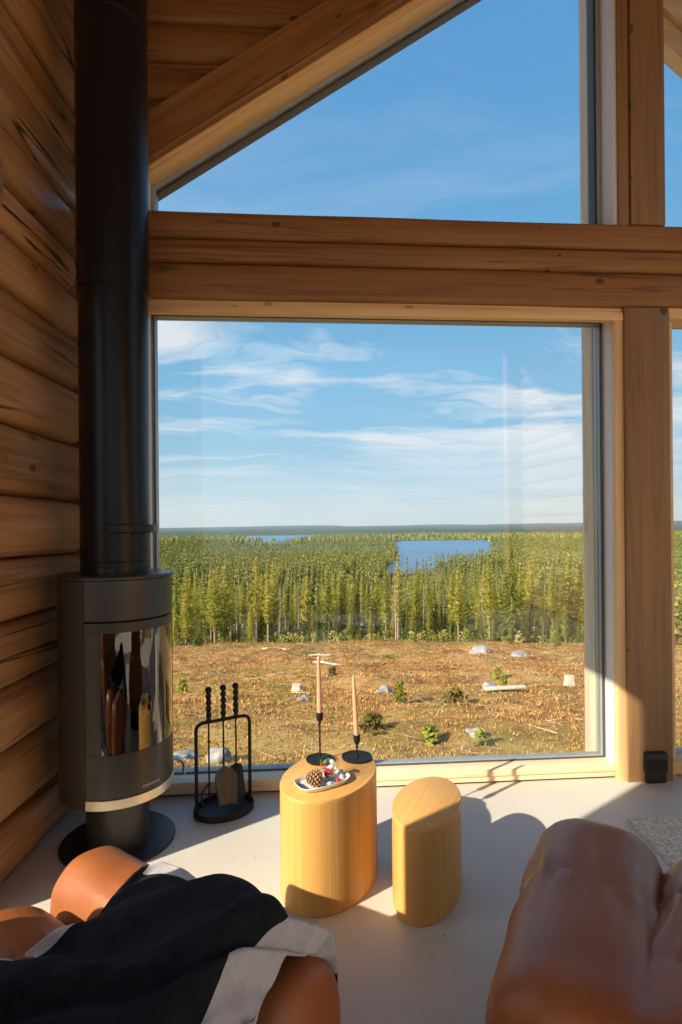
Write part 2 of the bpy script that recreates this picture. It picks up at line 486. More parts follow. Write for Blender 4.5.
# ------------------------------------------------------------------ mesh helpers
class MB:
    def __init__(self):
        self.bm = bmesh.new()

    def face(self, vs, mi=0):
        try:
            f = self.bm.faces.new(vs)
            f.material_index = mi
            return f
        except ValueError:
            return None

    def box(self, c, s, mi=0, bev=0.0, rz=0.0, mtx=None):
        r = bmesh.ops.create_cube(self.bm, size=1.0)
        vs = r['verts']
        mm = Matrix.Translation(c) @ Matrix.Rotation(rz, 4, 'Z') @ Matrix.Diagonal((s[0], s[1], s[2], 1))
        if mtx is not None:
            mm = mtx @ mm
        bmesh.ops.transform(self.bm, matrix=mm, verts=vs)
        fs = {f for v in vs for f in v.link_faces}
        for f in fs:
            f.material_index = mi
        if bev:
            es = {e for v in vs for e in v.link_edges}
            rb = bmesh.ops.bevel(self.bm, geom=list(es), offset=bev, segments=2, profile=0.6, affect='EDGES')
            for f in rb['faces']:
                f.material_index = mi
        return self

    def boxr(self, x0, x1, y0, y1, z0, z1, mi=0, bev=0.0):
        return self.box(((x0 + x1) / 2, (y0 + y1) / 2, (z0 + z1) / 2), (abs(x1 - x0), abs(y1 - y0), abs(z1 - z0)), mi, bev)

    def rings(self, rs, mi=0, cap0=True, cap1=True, closed=True):
        vr = [[self.bm.verts.new(p) for p in r] for r in rs]
        n = len(vr[0])
        for a, b in zip(vr, vr[1:]):
            for i in range(n if closed else n - 1):
                j = (i + 1) % n
                self.face((a[i], a[j], b[j], b[i]), mi)
        if cap0:
            self.face(list(reversed(vr[0])), mi)
        if cap1:
            self.face(vr[-1], mi)
        return vr

    def lathe(self, prof, seg=32, mi=0, c=(0, 0, 0), cap0=True, cap1=True, sx=1.0, sy=1.0, rot=0.0):
        rs = []
        cr_, sr_ = math.cos(rot), math.sin(rot)
        for r, z in prof:
            ring = []
            for i in range(seg):
                a = 2 * PI * i / seg
                x, y = r * sx * math.cos(a), r * sy * math.sin(a)
                ring.append((c[0] + x * cr_ - y * sr_, c[1] + x * sr_ + y * cr_, c[2] + z))
            rs.append(ring)
        self.rings(rs, mi, cap0, cap1)
        return self

    def tube(self, pts, rad, seg=8, mi=0, flat=1.0):
        pts = [Vector(p) for p in pts]
        rs = []
        up = None
        for i, p in enumerate(pts):
            d = (pts[min(i + 1, len(pts) - 1)] - pts[max(i - 1, 0)]).normalized()
            if up is None:
                up = Vector((0, 0, 1)) if abs(d.z) < 0.9 else Vector((1, 0, 0))
            u = d.cross(up).normalized()
            v = u.cross(d).normalized()
            up = v
            r = rad[i] if isinstance(rad, (list, tuple)) else rad
            rs.append([p + u * (r * math.cos(2 * PI * k / seg)) + v * (r * flat * math.sin(2 * PI * k / seg)) for k in range(seg)])
        self.rings(rs, mi)
        return self

    def arc(self, r, a0, a1, z0, z1, th, n=32, mi=0, bev=0.0):
        """curved panel; angle 0 faces local -Y, positive towards local +X"""
        rs = []
        for i in range(n + 1):
            a = a0 + (a1 - a0) * i / n
            s, c = math.sin(a), -math.cos(a)
            ri = r - th
            b_ = bev
            rs.append([(s * (r - b_), c * (r - b_), z0), (s * r, c * r, z0 + b_), (s * r, c * r, z1 - b_), (s * (r - b_), c * (r - b_), z1), (s * ri, c * ri, z1), (s * ri, c * ri, z0)])
        self.rings(rs, mi)
        return self

    def build(self, name, m, parent=None, loc=None, rz=0.0, smooth=True, angle=35, kind=None):
        bmesh.ops.recalc_face_normals(self.bm, faces=self.bm.faces[:])
        me = bpy.data.meshes.new(name)
        self.bm.to_mesh(me)
        self.bm.free()
        for x in (m if isinstance(m, (list, tuple)) else [m]):
            me.materials.append(x)
        if smooth:
            me.polygons.foreach_set('use_smooth', [True] * len(me.polygons))
            me.set_sharp_from_angle(angle=R(angle))
        o = bpy.data.objects.new(name, me)
        COL.objects.link(o)
        if parent is not None:
            o.parent = parent
        if loc is not None:
            o.location = loc
        o.rotation_euler.z = rz
        if kind:
            o['kind'] = kind
        return o


def mesh_obj(name, verts, faces, mats, midx=None, parent=None, smooth=False, loc=None):
    me = bpy.data.meshes.new(name)
    me.from_pydata(verts, [], faces)
    for x in mats:
        me.materials.append(x)
    if midx:
        me.polygons.foreach_set('material_index', midx)
    if smooth:
        me.polygons.foreach_set('use_smooth', [True] * len(me.polygons))
    me.update()
    o = bpy.data.objects.new(name, me)
    COL.objects.link(o)
    if parent is not None:
        o.parent = parent
    if loc is not None:
        o.location = loc
    return o


def tag(o, label=None, cat=None, group=None, kind=None):
    if label:
        o['label'] = label
    if cat:
        o['category'] = cat
    if group:
        o['group'] = group
    if kind:
        o['kind'] = kind
    return o


def empty(name, loc, rz=0.0, label=None, cat=None, group=None, kind=None):
    o = bpy.data.objects.new(name, None)
    COL.objects.link(o)
    o.location = loc
    o.rotation_euler.z = rz
    o.empty_display_size = 0.1
    return tag(o, label, cat, group, kind)


def copy_tree(o, parent=None):
    c = o.copy()
    COL.objects.link(c)
    if parent is not None:
        c.parent = parent
    for ch in list(o.children):
        copy_tree(ch, c)
    return c


def nz(x, y, z=0.0):
    return noise.noise(Vector((x, y, z)))


# ------------------------------------------------------------------ the room shell
XL = -1.306                      # inner face of the log wall
W0 = (0.0, 2.982, 0.0)           # a point on the window wall's inner face
WA = 0.0717                      # the window wall is turned by this angle

f = MB()
f.boxr(XL - 0.16, 4.2, -3.2, 2.78, -0.25, 0)
def wy(x):
    return W0[1] + math.tan(WA) * x
f.bm.free()
f = MB()
top = [(XL - 0.16, -3.2), (4.2, -3.2), (4.2, wy(4.2) + 0.2), (XL - 0.16, wy(XL - 0.16) + 0.2)]
f.rings([[(x, y, -0.25) for x, y in top], [(x, y, 0) for x, y in top]])
f.build('floor', M['floor'], kind='structure')
f = MB()
f.rings([[(x, y, 5.45) for x, y in top], [(x, y, 5.6) for x, y in top]])
f.build('ceiling', M['beam'], kind='structure')


def log_run(mb, s0, s1, z0, z1, place, depth=0.16, groove=0.055, soft=0.058, wob=0.007, seed=0, step=0.12):
    """one squared log with eased edges; place(s, out, z) -> point"""
    n = max(2, int(abs(s1 - s0) / step))
    rs = []
    for i in range(n + 1):
        s = s0 + (s1 - s0) * i / n
        a = nz(s * 1.3, seed * 7.1) * wob * 2
        zb = z0 + nz(s * 1.7, seed * 3.3 + 50) * wob
        zt = z1 + nz(s * 1.7, (seed + 1) * 3.3 + 50) * wob
        hh = zt - zb
        e = min(soft, hh * 0.3)
        pr = [(-groove, zb + 0.002), (-groove * 0.45, zb + e * 0.25), (-groove * 0.12, zb + e * 0.6), (0.0 + a * 0.4, zb + e * 1.15), (0.006 + a, zb + hh * 0.5),
              (0.0 + a * 0.4, zt - e * 1.15), (-groove * 0.12, zt - e * 0.6), (-groove * 0.45, zt - e * 0.25), (-groove, zt - 0.002), (-depth, zt - 0.002), (-depth, zb + 0.002)]
        rs.append([place(s, o, z) for o, z in pr])
    mb.rings(rs)


# log wall on the left, with a tall window opening beside the chairs
OY0, OY1, OZ0, OZ1 = 0.67, 1.98, 0.09, 2.66
seams = [0.0, 0.232, 0.505, 0.757, 1.022, 1.278, 1.545, 1.835, 2.11, 2.38, 2.60, 2.80, 3.035, 3.285, 3.535, 3.76, 4.01, 4.26, 4.51, 4.76, 5.01, 5.26, 5.46]
f = MB()
pl = lambda s, o, z: (XL + o, s, z)
yend = wy(XL) + 0.10
for i, (a, b) in enumerate(zip(seams, seams[1:])):
    if b <= OZ1 + 0.17:
        log_run(f, -0.87, OY0 - 0.03, a, b, pl, seed=i)
        log_run(f, OY1 + 0.03, yend, a, b, pl, seed=i)
    elif b < 4.9:
        log_run(f, -0.87, yend, a, b, pl, seed=i)
    else:
        log_run(f, -3.2, yend, a, b, pl, seed=i)
    if b < 4.9:
        log_run(f, -3.2, -2.83, a, b, pl, seed=i)
# dark sealing behind the joints
f.boxr(XL - 0.20, XL - 0.13, -3.2, -2.83, 0, 5.46)
f.boxr(XL - 0.20, XL - 0.13, -2.83, -0.87, 4.80, 5.46)
f.boxr(XL - 0.20, XL - 0.13, -0.87, OY0 - 0.03, 0, 5.46)
f.boxr(XL - 0.20, XL - 0.13, OY1 + 0.03, yend, 0, 5.46)
f.boxr(XL - 0.20, XL - 0.13, OY0 - 0.03, OY1 + 0.03, OZ1 + 0.14, 5.46)
f.build('wall_left', M['log'], kind='structure')

# the side window in that wall (outside the picture; its sun falls on the floor)
wn = empty('window_5', (XL, 0, 0), kind='structure')
f = MB()
f.boxr(-0.16, -0.02, OY0 - 0.03, OY0 + 0.03, 0.0, OZ1 + 0.14, bev=0.004)
f.boxr(-0.16, -0.02, OY1 - 0.03, OY1 + 0.03, 0.0, OZ1 + 0.14, bev=0.004)
f.boxr(-0.16, -0.02, OY0 + 0.03, OY1 - 0.03, OZ1, OZ1 + 0.14, bev=0.004)
f.boxr(-0.16, -0.02, OY0 + 0.03, OY1 - 0.03, 0.0, OZ0, bev=0.004)
f.build('window_frame', M['caseZ'], wn)
f = MB()
f.boxr(-0.02, 0.05, OY0 - 0.17, OY1 + 0.165, OZ1 - 0.03, OZ1 + 0.155, bev=0.02)
f.build('head_casing', M['log'], wn)
f = MB()
f.boxr(-0.105, -0.095, OY0 + 0.03, OY1 - 0.03, OZ0, OZ1)
f.build('glass', M['pane'], wn)

# unseen behind the camera: an added window for bounced sun, and the back wall
wn = empty('fill_window', (XL, 0, 0), kind='structure')
f = MB()
f.boxr(-0.16, -0.02, -2.83, -2.77, 0.0, 4.80, bev=0.004)
f.boxr(-0.16, -0.02, -0.93, -0.87, 0.0, 4.80, bev=0.004)
f.boxr(-0.16, -0.02, -2.77, -0.93, OZ1, OZ1 + 0.14, bev=0.004)
f.boxr(-0.16, -0.02, -2.77, -0.93, 4.74, 4.80, bev=0.004)
f.boxr(-0.16, -0.02, -2.77, -0.93, 0.0, OZ0, bev=0.004)
f.build('window_frame', M['caseZ'], wn)
f = MB()
f.boxr(-0.105, -0.095, -2.77, -0.93, OZ0, OZ1)
f.boxr(-0.105, -0.095, -2.77, -0.93, OZ1 + 0.14, 4.74)
f.build('glass', M['pane'], wn)
f = MB()
for i, (a, b) in enumerate(zip(seams, seams[1:])):
    if b < 0.6 or b > 4.6:
        log_run(f, XL - 0.15, 4.2, a, b, lambda s, o, z: (s, -3.2 + o, z), seed=i + 60, step=0.3)
for xx in (XL - 0.1, 4.1):
    f.boxr(xx - 0.1, xx + 0.1, -3.36, -3.2, 0.5, 4.6)
f.build('wall_back', M['caseX'], kind='structure')  # unseen pale wall, left open in the middle to let in sky light
f = MB()
for i, (a, b) in enumerate(zip(seams, seams[1:])):
    log_run(f, -3.2, 1.3, a, b, lambda s, o, z: (4.2 - o, s, z), seed=i + 90, step=0.3)
f.boxr(4.33, 4.40, -3.2, 1.3, 0, 5.46)
f.build('wall_right_bounce', M['caseX'], kind='structure')  # unseen pale wall, added to bounce sun from the tall window

# window wall: everything below is built in its own frame (x along the wall, y outward, z up)
def wall_build(mb, name, m, parent=None, kind='structure', **kw):
    if parent is not None:
        return mb.build(name, m, parent, **kw)
    return mb.build(name, m, None, W0, WA, kind=kind, **kw)

PF = -0.06                       # face of posts and beams
U0 = -1.47
# gable infill of slimmer logs above the slanting beam
f = MB()
pf = lambda s, o, z: (s, -0.005 - o * 1.0, z)
zz = 3.035
k = 0
while zz < 5.4:
    z1 = zz + 0.203
    umax = min(1.56, (zz - 3.945) / 0.672)
    if zz > 4.9:
        umax = 3.2
    if umax > U0 + 0.1:
        log_run(f, U0, umax, zz, z1, pf, 0.15, 0.03, 0.045, 0.004, 40 + k)
    zz = z1
    k += 1
# the slim strip of wall left of the windows
zz = 0.0
while zz < 3.0:
    log_run(f, U0, -1.04, zz, min(3.035, zz + 0.26), pf, 0.15, 0.03, 0.04, 0.003, 80 + k, 0.1)
    zz += 0.26
    k += 1
wall_build(f, 'wall_front', M['beam'])

# cross beam of three logs
tb = empty('trim_1', W0, WA, kind='structure')
pb = lambda s, o, z: (s, PF - o, z)
for i, (a, b) in enumerate(((2.575, 2.768), (2.768, 2.893), (2.893, 3.037))):
    f = MB()
    log_run(f, U0, 4.3, a, b, pb, 0.24, 0.022, 0.035, 0.0035, 11 + i * 3)
    f.build('beam_log', M['beam'], tb)


def slope_bar(u0, u1, zf, h, y0, y1, k=0.672, bev=0.006):
    mb = MB()
    n = 24
    rs = []
    hh = h / math.cos(math.atan(k))
    for i in range(n + 1):
        u = u0 + (u1 - u0) * i / n
        zb = zf + k * u
        wb = nz(u * 1.4, zf) * 0.004
        rs.append([(u, y0 + bev, zb), (u, y0, zb + bev), (u, y0 + wb, zb + hh * 0.5), (u, y0, zb + hh - bev), (u, y0 + bev, zb + hh), (u, y1, zb + hh), (u, y1, zb)])
    mb.rings(rs)
    return mb

def build_slope(mb, name, m, parent, k=0.672):
    o = mb.build(name, m, parent)
    th = math.atan(k)
    o.data.transform(Matrix.Rotation(th, 4, 'Y'))
    o.rotation_euler.y = -th
    return o
# slanting gable beam, its trim board
tg = empty('trim_2', W0, WA, kind='structure')
sb = slope_bar(-1.20, 1.60, 3.925, 0.205, PF, 0.13)
build_slope(sb, 'gable_beam', M['beam'], tg)
sb = slope_bar(-1.0, 1.58, 3.905, 0.035, -0.015, 0.13)
build_slope(sb, 'trim_board', M['caseX'], tg)

# posts
tp = empty('trim_3', W0, WA, kind='structure')
f = MB()
f.boxr(1.572, 1.829, PF, 0.16, 0.0, 2.578, bev=0.006)
f.build('post', M['post'], tp)
f = MB()
f.boxr(1.556, 1.611, PF + 0.012, 0.16, 3.03, 5.45, bev=0.003)
f.boxr(1.618, 1.812, PF, 0.16, 3.03, 5.45, bev=0.004)
f.boxr(1.611, 1.618, PF + 0.02, 0.15, 3.03, 5.45)
f.build('upper_post', M['post'], tp)

# window 1: the large fixed window
GL, GR, GB, GT = -0.962, 1.522, 0.082, 2.545
w1 = empty('window_1', W0, WA, kind='structure')
def rectframe(x0, x1, z0, z1, wd, y0, y1, mi=0, bev=0.002, mb=None):
    mb = mb or MB()
    mb.boxr(x0 - wd, x0, y0, y1, z0 - wd, z1 + wd, mi, bev)
    mb.boxr(x1, x1 + wd, y0, y1, z0 - wd, z1 + wd, mi, bev)
    mb.boxr(x0, x1, y0, y1, z1, z1 + wd, mi, bev)
    mb.boxr(x0, x1, y0, y1, z0 - wd, z0, mi, bev)
    return mb
rectframe(GL, GR, GB, GT, 0.022, 0.105, 0.17).build('window_frame', M['frame'], w1)
rectframe(GL + 0.0, GR, GB, GT, 0.006, 0.095, 0.106, bev=0).build('glazing_gasket', M['gasket'], w1)
f = MB()
f.boxr(GL, GR, 0.125, 0.145, GB, GT)
f.build('glass', M['pane'], w1)
f = MB()
f.boxr(GL - 0.075, GL - 0.018, -0.005, 0.16, 0.0, 2.56, bev=0.003)
f.boxr(GR + 0.016, GR + 0.052, -0.01, 0.16, 0.0, 2.56, bev=0.003)
f.build('side_reveal', M['reveal'], w1)
f = MB()
f.boxr(GR + 0.003, GR + 0.052, -0.045, -0.008, 0.0, 2.515, bev=0.003)
f.build('side_casing', M['caseZ'], w1)
f = MB()
f.boxr(GL - 0.09, GR + 0.052, -0.04, 0.10, GT + 0.004, GT + 0.045, bev=0.003)
f.boxr(GL - 0.09, GR + 0.052, -0.05, -0.005, GT - 0.035, GT + 0.008, bev=0.004)
f.build('head_casing', M['caseX'], w1)
f = MB()
f.boxr(GL - 0.09, GR + 0.05, -0.012, 0.11, 0.042, GB - 0.006, bev=0.005)
f.boxr(GL - 0.09, GR + 0.05, -0.004, 0.11, 0.012, 0.040, bev=0.003)
f.build('sill_board', M['sill'], w1)
f = MB()
f.boxr(GL - 0.09, GR + 0.05, 0.012, 0.12, 0.0, 0.012)
f.build('dark_shade_strip', M['gasket'], w1)  # dark strip colours in the shaded line under the sill

# window 2: the slanted pane above the beam
w2 = empty('window_2', W0, WA, kind='structure')
KS = 0.664
zg = 3.866
f = MB()
poly = [(GL + 0.01, 3.0), (1.527, 3.0), (1.527, zg + KS * 1.527), (GL + 0.01, zg + KS * (GL + 0.01))]
f.rings([[(x, 0.125, z) for x, z in poly], [(x, 0.145, z) for x, z in poly]])
f.build('glass', M['pane'], w2)
build_slope(slope_bar(GL - 0.03, 1.55, zg, 0.018, 0.10, 0.17, KS, 0.002), 'window_frame', M['frame'], w2, KS)
build_slope(slope_bar(GL, 1.55, zg - 0.020, 0.014, 0.13, 0.19, KS, 0.002), 'drip_edge', M['gasket'], w2, KS)
build_slope(slope_bar(GL - 0.05, 1.56, zg + 0.020, 0.04, 0.0, 0.16, KS, 0.002), 'head_reveal', M['caseX'], w2, KS)
f = MB()
f.boxr(GL - 0.075, GL - 0.012, -0.005, 0.16, 3.03, 3.27, bev=0.003)
f.boxr(1.536, 1.572, -0.03, 0.16, 3.03, 4.95, bev=0.003)
f.build('side_reveal', M['reveal'], w2)
f = MB()
f.boxr(GL - 0.012, GL + 0.010, 0.09, 0.17, 3.03, 3.24, bev=0.002)
f.boxr(1.512, 1.540, 0.09, 0.17, 3.03, 4.9, bev=0.002)
f.boxr(1.500, 1.513, 0.10, 0.17, 3.03, 4.9, 1)
f.build('side_frame', [M['frame'], M['gasket']], w2)

# windows 3 and 4, right of the post, only their left edges are in view
w3 = empty('window_3', W0, WA, kind='structure')
rectframe(1.905, 4.15, GB, GT, 0.022, 0.105, 0.17).build('window_frame', M['frame'], w3)
f = MB()
f.boxr(1.905, 4.15, 0.125, 0.145, GB, GT)
f.build('glass', M['pane'], w3)
f = MB()
f.boxr(1.829, 1.885, -0.0, 0.16, 0.0, 2.56, bev=0.003)
f.boxr(1.829, 4.2, -0.012, 0.11, 0.012, GB - 0.006, bev=0.004)
f.boxr(1.829, 4.2, -0.045, 0.10, GT - 0.02, GT + 0.05, bev=0.004)
f.build('casing', M['caseX'], w3)
w4 = empty('window_4', W0, WA, kind='structure')
f = MB()
f.boxr(1.82, 4.2, 0.125, 0.145, 3.0, 5.4)
f.build('glass', M['pane'], w4)
f = MB()
f.boxr(1.812, 1.835, 0.09, 0.17, 3.03, 5.4, bev=0.002)
f.build('side_frame', M['frame'], w4)

# boarded roof overhang outside, right of the post, falling to the right
f = MB()
kk = -0.80
def soff(u, y):
    return 4.62 + kk * (u - 2.27)
for i in range(4):
    o0 = i * 0.185
    rs = []
    for u in (1.55, 2.2, 2.8, 3.4, 4.0):
        zb = soff(u, 0) + o0 / math.cos(math.atan(kk)) - 0.0
        hh = 0.175 / math.cos(math.atan(kk))
        rs.append([(u, 0.60 + i * 0.0, zb), (u, 0.63, zb + hh), (u, 0.70, zb + hh), (u, 0.70, zb)])
    f.rings(rs)
wall_build(f, 'trim_4', M['soffit'])

# weathered post standing outside the big window
f = MB()
f.boxr(1.556, 1.70, 0.24, 0.37, -1.2, 5.3, bev=0.008)
tpo = wall_build(f, 'trim_5', M['weathered'])

# ------------------------------------------------------------------ wood stove
ST = (-0.992, 2.523, 0.0)
SRZ = R(55.2)
st = empty('wood_stove', ST, SRZ, 'tall black round wood stove with curved glass door in the log corner', 'stove')
f = MB()
f.lathe([(0.232, 0.0), (0.246, 0.002), (0.246, 0.008), (0.243, 0.011)], 64)
f.build('base_plate', M['plate'], st)
f = MB()
f.lathe([(0.134, 0.011), (0.134, 0.262)], 48)
f.build('pedestal', M['steel'], st)
DA = R(65)
f = MB()
f.arc(0.240, DA + 0.012, 2 * PI - DA - 0.012, 0.247, 1.188, 0.012, 56, bev=0.003)
f.lathe([(0.231, 0.262), (0.231, 0.268)], 64)
f.build('body', M['steel'], st)
f = MB()
f.lathe([(0.247, 1.189), (0.251, 1.191), (0.251, 1.199), (0.247, 1.203)], 64)
f.build('top_plate', M['steel'], st)
f = MB()
f.arc(0.2405, -DA, DA, 1.020, 1.1875, 0.014, 40, bev=0.002)
f.build('upper_panel', M['steel'], st)
f = MB()
f.arc(0.2415, -DA, DA, 0.247, 0.288, 0.012, 40, bev=0.002)
f.build('trim_strip', M['champagne'], st)
GA0, GA1, GZ0, GZ1 = R(-49), R(52), 0.472, 0.972
f = MB()
f.arc(0.2405, -DA, DA, GZ1, 1.014, 0.016, 40, bev=0.002)
f.arc(0.2405, -DA, DA, 0.291, GZ0, 0.016, 40, bev=0.002)
f.arc(0.2405, -DA, GA0, GZ0, GZ1, 0.016, 8)
f.arc(0.2405, GA1, DA, GZ0, GZ1, 0.016, 8)
door = f.build('door', M['steel'], st)
f = MB()
f.arc(0.2385, GA0 - 0.01, GA1 + 0.01, GZ0 - 0.004, GZ1 + 0.004, 0.004, 40)
f.build('door_glass', M['stoveglass'], door)
f = MB()
ha = R(68)
s_, c_ = math.sin(ha), -math.cos(ha)
rad_ = Vector((s_, c_, 0))
pts = [rad_ * 0.236 + Vector((0, 0, 0.310)), rad_ * 0.262 + Vector((0, 0, 0.310)), rad_ * 0.285 + Vector((0, 0, 0.299)), rad_ * 0.298 + Vector((0, 0, 0.277)), rad_ * 0.302 + Vector((0, 0, 0.250)), rad_ * 0.302 + Vector((0, 0, 0.227))]
f.tube(pts, [0.024, 0.023, 0.022, 0.020, 0.017, 0.014], 12, 0, 0.45)
f.build('door_handle', M['brushed'], door)
f = MB()
f.arc(0.205, R(-75), R(75), 0.40, 1.0, 0.004, 24)
bx_ = f
f.bm.free()
f = MB()
# firebox: back wall and hearth, seen dimly through the glass
f.arc(-0.185, R(-88), R(88), 0.44, 1.0, 0.012, 28)
f.lathe([(0.215, 0.425), (0.215, 0.445)], 40)
f.lathe([(0.215, 0.985), (0.215, 1.0)], 40)
f.build('firebox', M['firebox'], st)
# maker's lettering, low on the door
def text_mesh(name, body, size, m, extrude=0.0004):
    cu = bpy.data.curves.new(name, 'FONT')
    cu.body = body
    cu.size = size
    cu.align_x = 'CENTER'
    cu.space_character = 1.55
    cu.extrude = extrude
    tmp = bpy.data.objects.new(name + '_tmp', cu)
    COL.objects.link(tmp)
    dg = bpy.context.evaluated_depsgraph_get()
    me = bpy.data.meshes.new_from_object(tmp.evaluated_get(dg))
    bpy.data.objects.remove(tmp)
    me.name = name
    me.materials.clear()
    me.materials.append(m)
    o = bpy.data.objects.new(name, me)
    COL.objects.link(o)
    return o
tx = text_mesh('door_lettering', 'CONTURA', 0.0125, M['lettering'])
for v in tx.data.vertices:        # wrap the letters round the door
    a = v.co.x / 0.2405
    r_ = 0.2409 + v.co.z
    v.co = (math.sin(a) * r_, -math.cos(a) * r_, 0.312 + v.co.y)
tx.parent = door
tx['label'] = 'small pale capital lettering on the black door'

# flue pipe
fl = empty('flue_pipe', (ST[0], ST[1], 1.203), SRZ, 'tall matt black flue pipe rising from the wood stove to the ceiling', 'flue')
f = MB()
f.lathe([(0.149, 0.0), (0.149, 0.052), (0.1475, 0.054), (0.1475, 0.056), (0.149, 0.058), (0.149, 1.245)], 64)
f.build('lower_pipe', M['pipe'], fl)
f = MB()
f.lathe([(0.149, 1.243), (0.1535, 1.246), (0.1535, 2.430), (0.1555, 2.432), (0.1555, 2.442), (0.1535, 2.444), (0.1535, 4.247)], 64)
f.build('upper_pipe', M['pipe'], fl)
f = MB()
f.arc(0.174, R(-44), R(60), 0.180, 0.216, 0.012, 24, bev=0.003)
for q in (-44, -20, 20):
    f.box((math.sin(R(q)) * 0.158, -math.cos(R(q)) * 0.158, 0.198), (0.012, 0.024, 0.040), 0, 0.002, R(q))
ee = (math.sin(R(60)) * 0.167, -math.cos(R(60)) * 0.167)
f.tube([(ee[0], ee[1], 0.177), (ee[0], ee[1], 0.180), (ee[0], ee[1], 0.216), (ee[0], ee[1], 0.219)], [0.009, 0.0125, 0.0125, 0.009], 14)
f.build('damper_handle', M['pipe'], fl)
f = MB()
f.arc(0.1505, R(-62), R(-36), 0.014, 0.024, 0.003, 8)
f.build('air_slot', M['socket'], fl)

# ------------------------------------------------------------------ fire tools on their stand
TC = (-0.567, 2.775, 0.0)
TRZ = R(30)
stand = empty('fire_tool_stand', TC, TRZ, 'black oval iron stand with a bent hoop, beside the wood stove', 'fire tool stand')
f = MB()
f.lathe([(1.0, 0.002), (1.0, 0.03), (0.985, 0.034), (0.955, 0.034), (0.945, 0.012)], 56, 0, (0, 0, 0), sx=0.150, sy=0.118)
f.build('tray', M['iron'], stand)
f = MB()
hw, hz, rr = 0.137, 0.452, 0.035
pts = [(-hw, 0, 0.012)]
for i in range(7):
    a = PI - (PI / 2) * i / 6
    pts.append((-hw + rr + rr * math.cos(a), 0, hz - rr + rr * math.sin(a)))
for i in range(7):
    a = PI / 2 - (PI / 2) * i / 6
    pts.append((hw - rr + rr * math.cos(a), 0, hz - rr + rr * math.sin(a)))
pts.append((hw, 0, 0.012))
f.tube(pts, 0.0085, 10)
f.build('hoop', M['iron'], stand)


def twist_handle(mb, z0, z1):
    rs = []
    n = 46
    for i in range(n + 1):
        t_ = i / n
        z = z0 + (z1 - z0) * t_
        a0 = t_ * 4.5 * PI
        ring = []
        for k in range(12):
            a = 2 * PI * k / 12
            r_ = 0.0115 * (1 + 0.28 * math.cos(2 * (a - a0)))
            ring.append((r_ * math.cos(a), r_ * math.sin(a), z))
        rs.append(ring)
    mb.rings(rs)
    prof = []
    for i in range(9):
        a = -PI / 2 + PI * i / 8
        prof.append((max(0.0012, 0.0165 * math.cos(a)), z1 + 0.012 + 0.0165 * math.sin(a)))
    mb.lathe(prof, 14)

tools = [(-0.078, 'fireplace_poker', 'iron fire poker with twisted handle, nearest the stove on the tool stand', 'poker'),
         (-0.004, 'fireplace_shovel', 'iron hearth shovel with rounded pan and twisted handle, middle of the tool stand', 'shovel'),
         (0.060, 'fireplace_brush', 'black hearth brush with twisted handle, tool on the stand farthest from the stove', 'brush')]
cT, sT = math.cos(TRZ), math.sin(TRZ)
for lx, nm, lb, ct in tools:
    t0 = empty(nm, (TC[0] + lx * cT + 0.012 * sT, TC[1] + lx * sT - 0.012 * cT, 0.0), TRZ, lb, ct, 'fire tools on the stand')
    f = MB()
    twist_handle(f, 0.462, 0.60)
    f.build('handle', M['iron'], t0)
    f = MB()
    f.tube([(0, 0, 0.20 if ct != 'poker' else 0.06), (0, 0, 0.35), (0, 0, 0.466)], 0.0045, 8)
    if ct == 'poker':
        f.tube([(0, 0, 0.16), (-0.02, -0.012, 0.145), (-0.045, -0.02, 0.125), (-0.046, -0.028, 0.09), (-0.03, -0.034, 0.06)], 0.004, 8)
    f.build('rod', M['iron'], t0)
    if ct == 'shovel':
        f = MB()
        rs = []
        for i in range(15):
            t_ = i / 14
            z = 0.225 - 0.17 * t_
            hw_ = 0.056 * (1 - (1 - min(1, t_ * 3.2)) ** 2.2) ** 0.5 * (1.0 - 0.28 * max(0, t_ - 0.3)) if t_ > 0 else 0.008
            yb = -0.006 - 0.035 * t_
            ring = []
            for k in range(11):
                u = -1 + 2 * k / 10
                ring.append((u * hw_, yb - 0.022 * abs(u) ** 3 * min(1, t_ * 4), z))
            for k in range(10, -1, -1):
                u = -1 + 2 * k / 10
                ring.append((u * hw_ * 1.02, yb - 0.022 * abs(u) ** 3 * min(1, t_ * 4) + 0.003, z))
            rs.append(ring)
        f.rings(rs)
        f.build('pan', M['brass_dull'], t0)
    if ct == 'brush':
        f = MB()
        f.rings([[(sx * 0.012, sy * 0.010 - 0.002, 0.215), (sx * 0.012 + 0.0, sy * 0.010, 0.215)] for sx, sy in ((1, 1),)], cap0=False, cap1=False) if False else None
        f.lathe([(0.007, 0.225), (0.024, 0.215), (0.030, 0.195), (0.031, 0.180)], 20, sx=1.2, sy=0.7)
        f.build('ferrule', M['iron'], t0)
        f = MB()
        f.lathe([(0.029, 0.182), (0.034, 0.13), (0.040, 0.075), (0.036, 0.05)], 24, sx=1.2, sy=0.75)
        f.build('bristles', M['bristle'], t0)

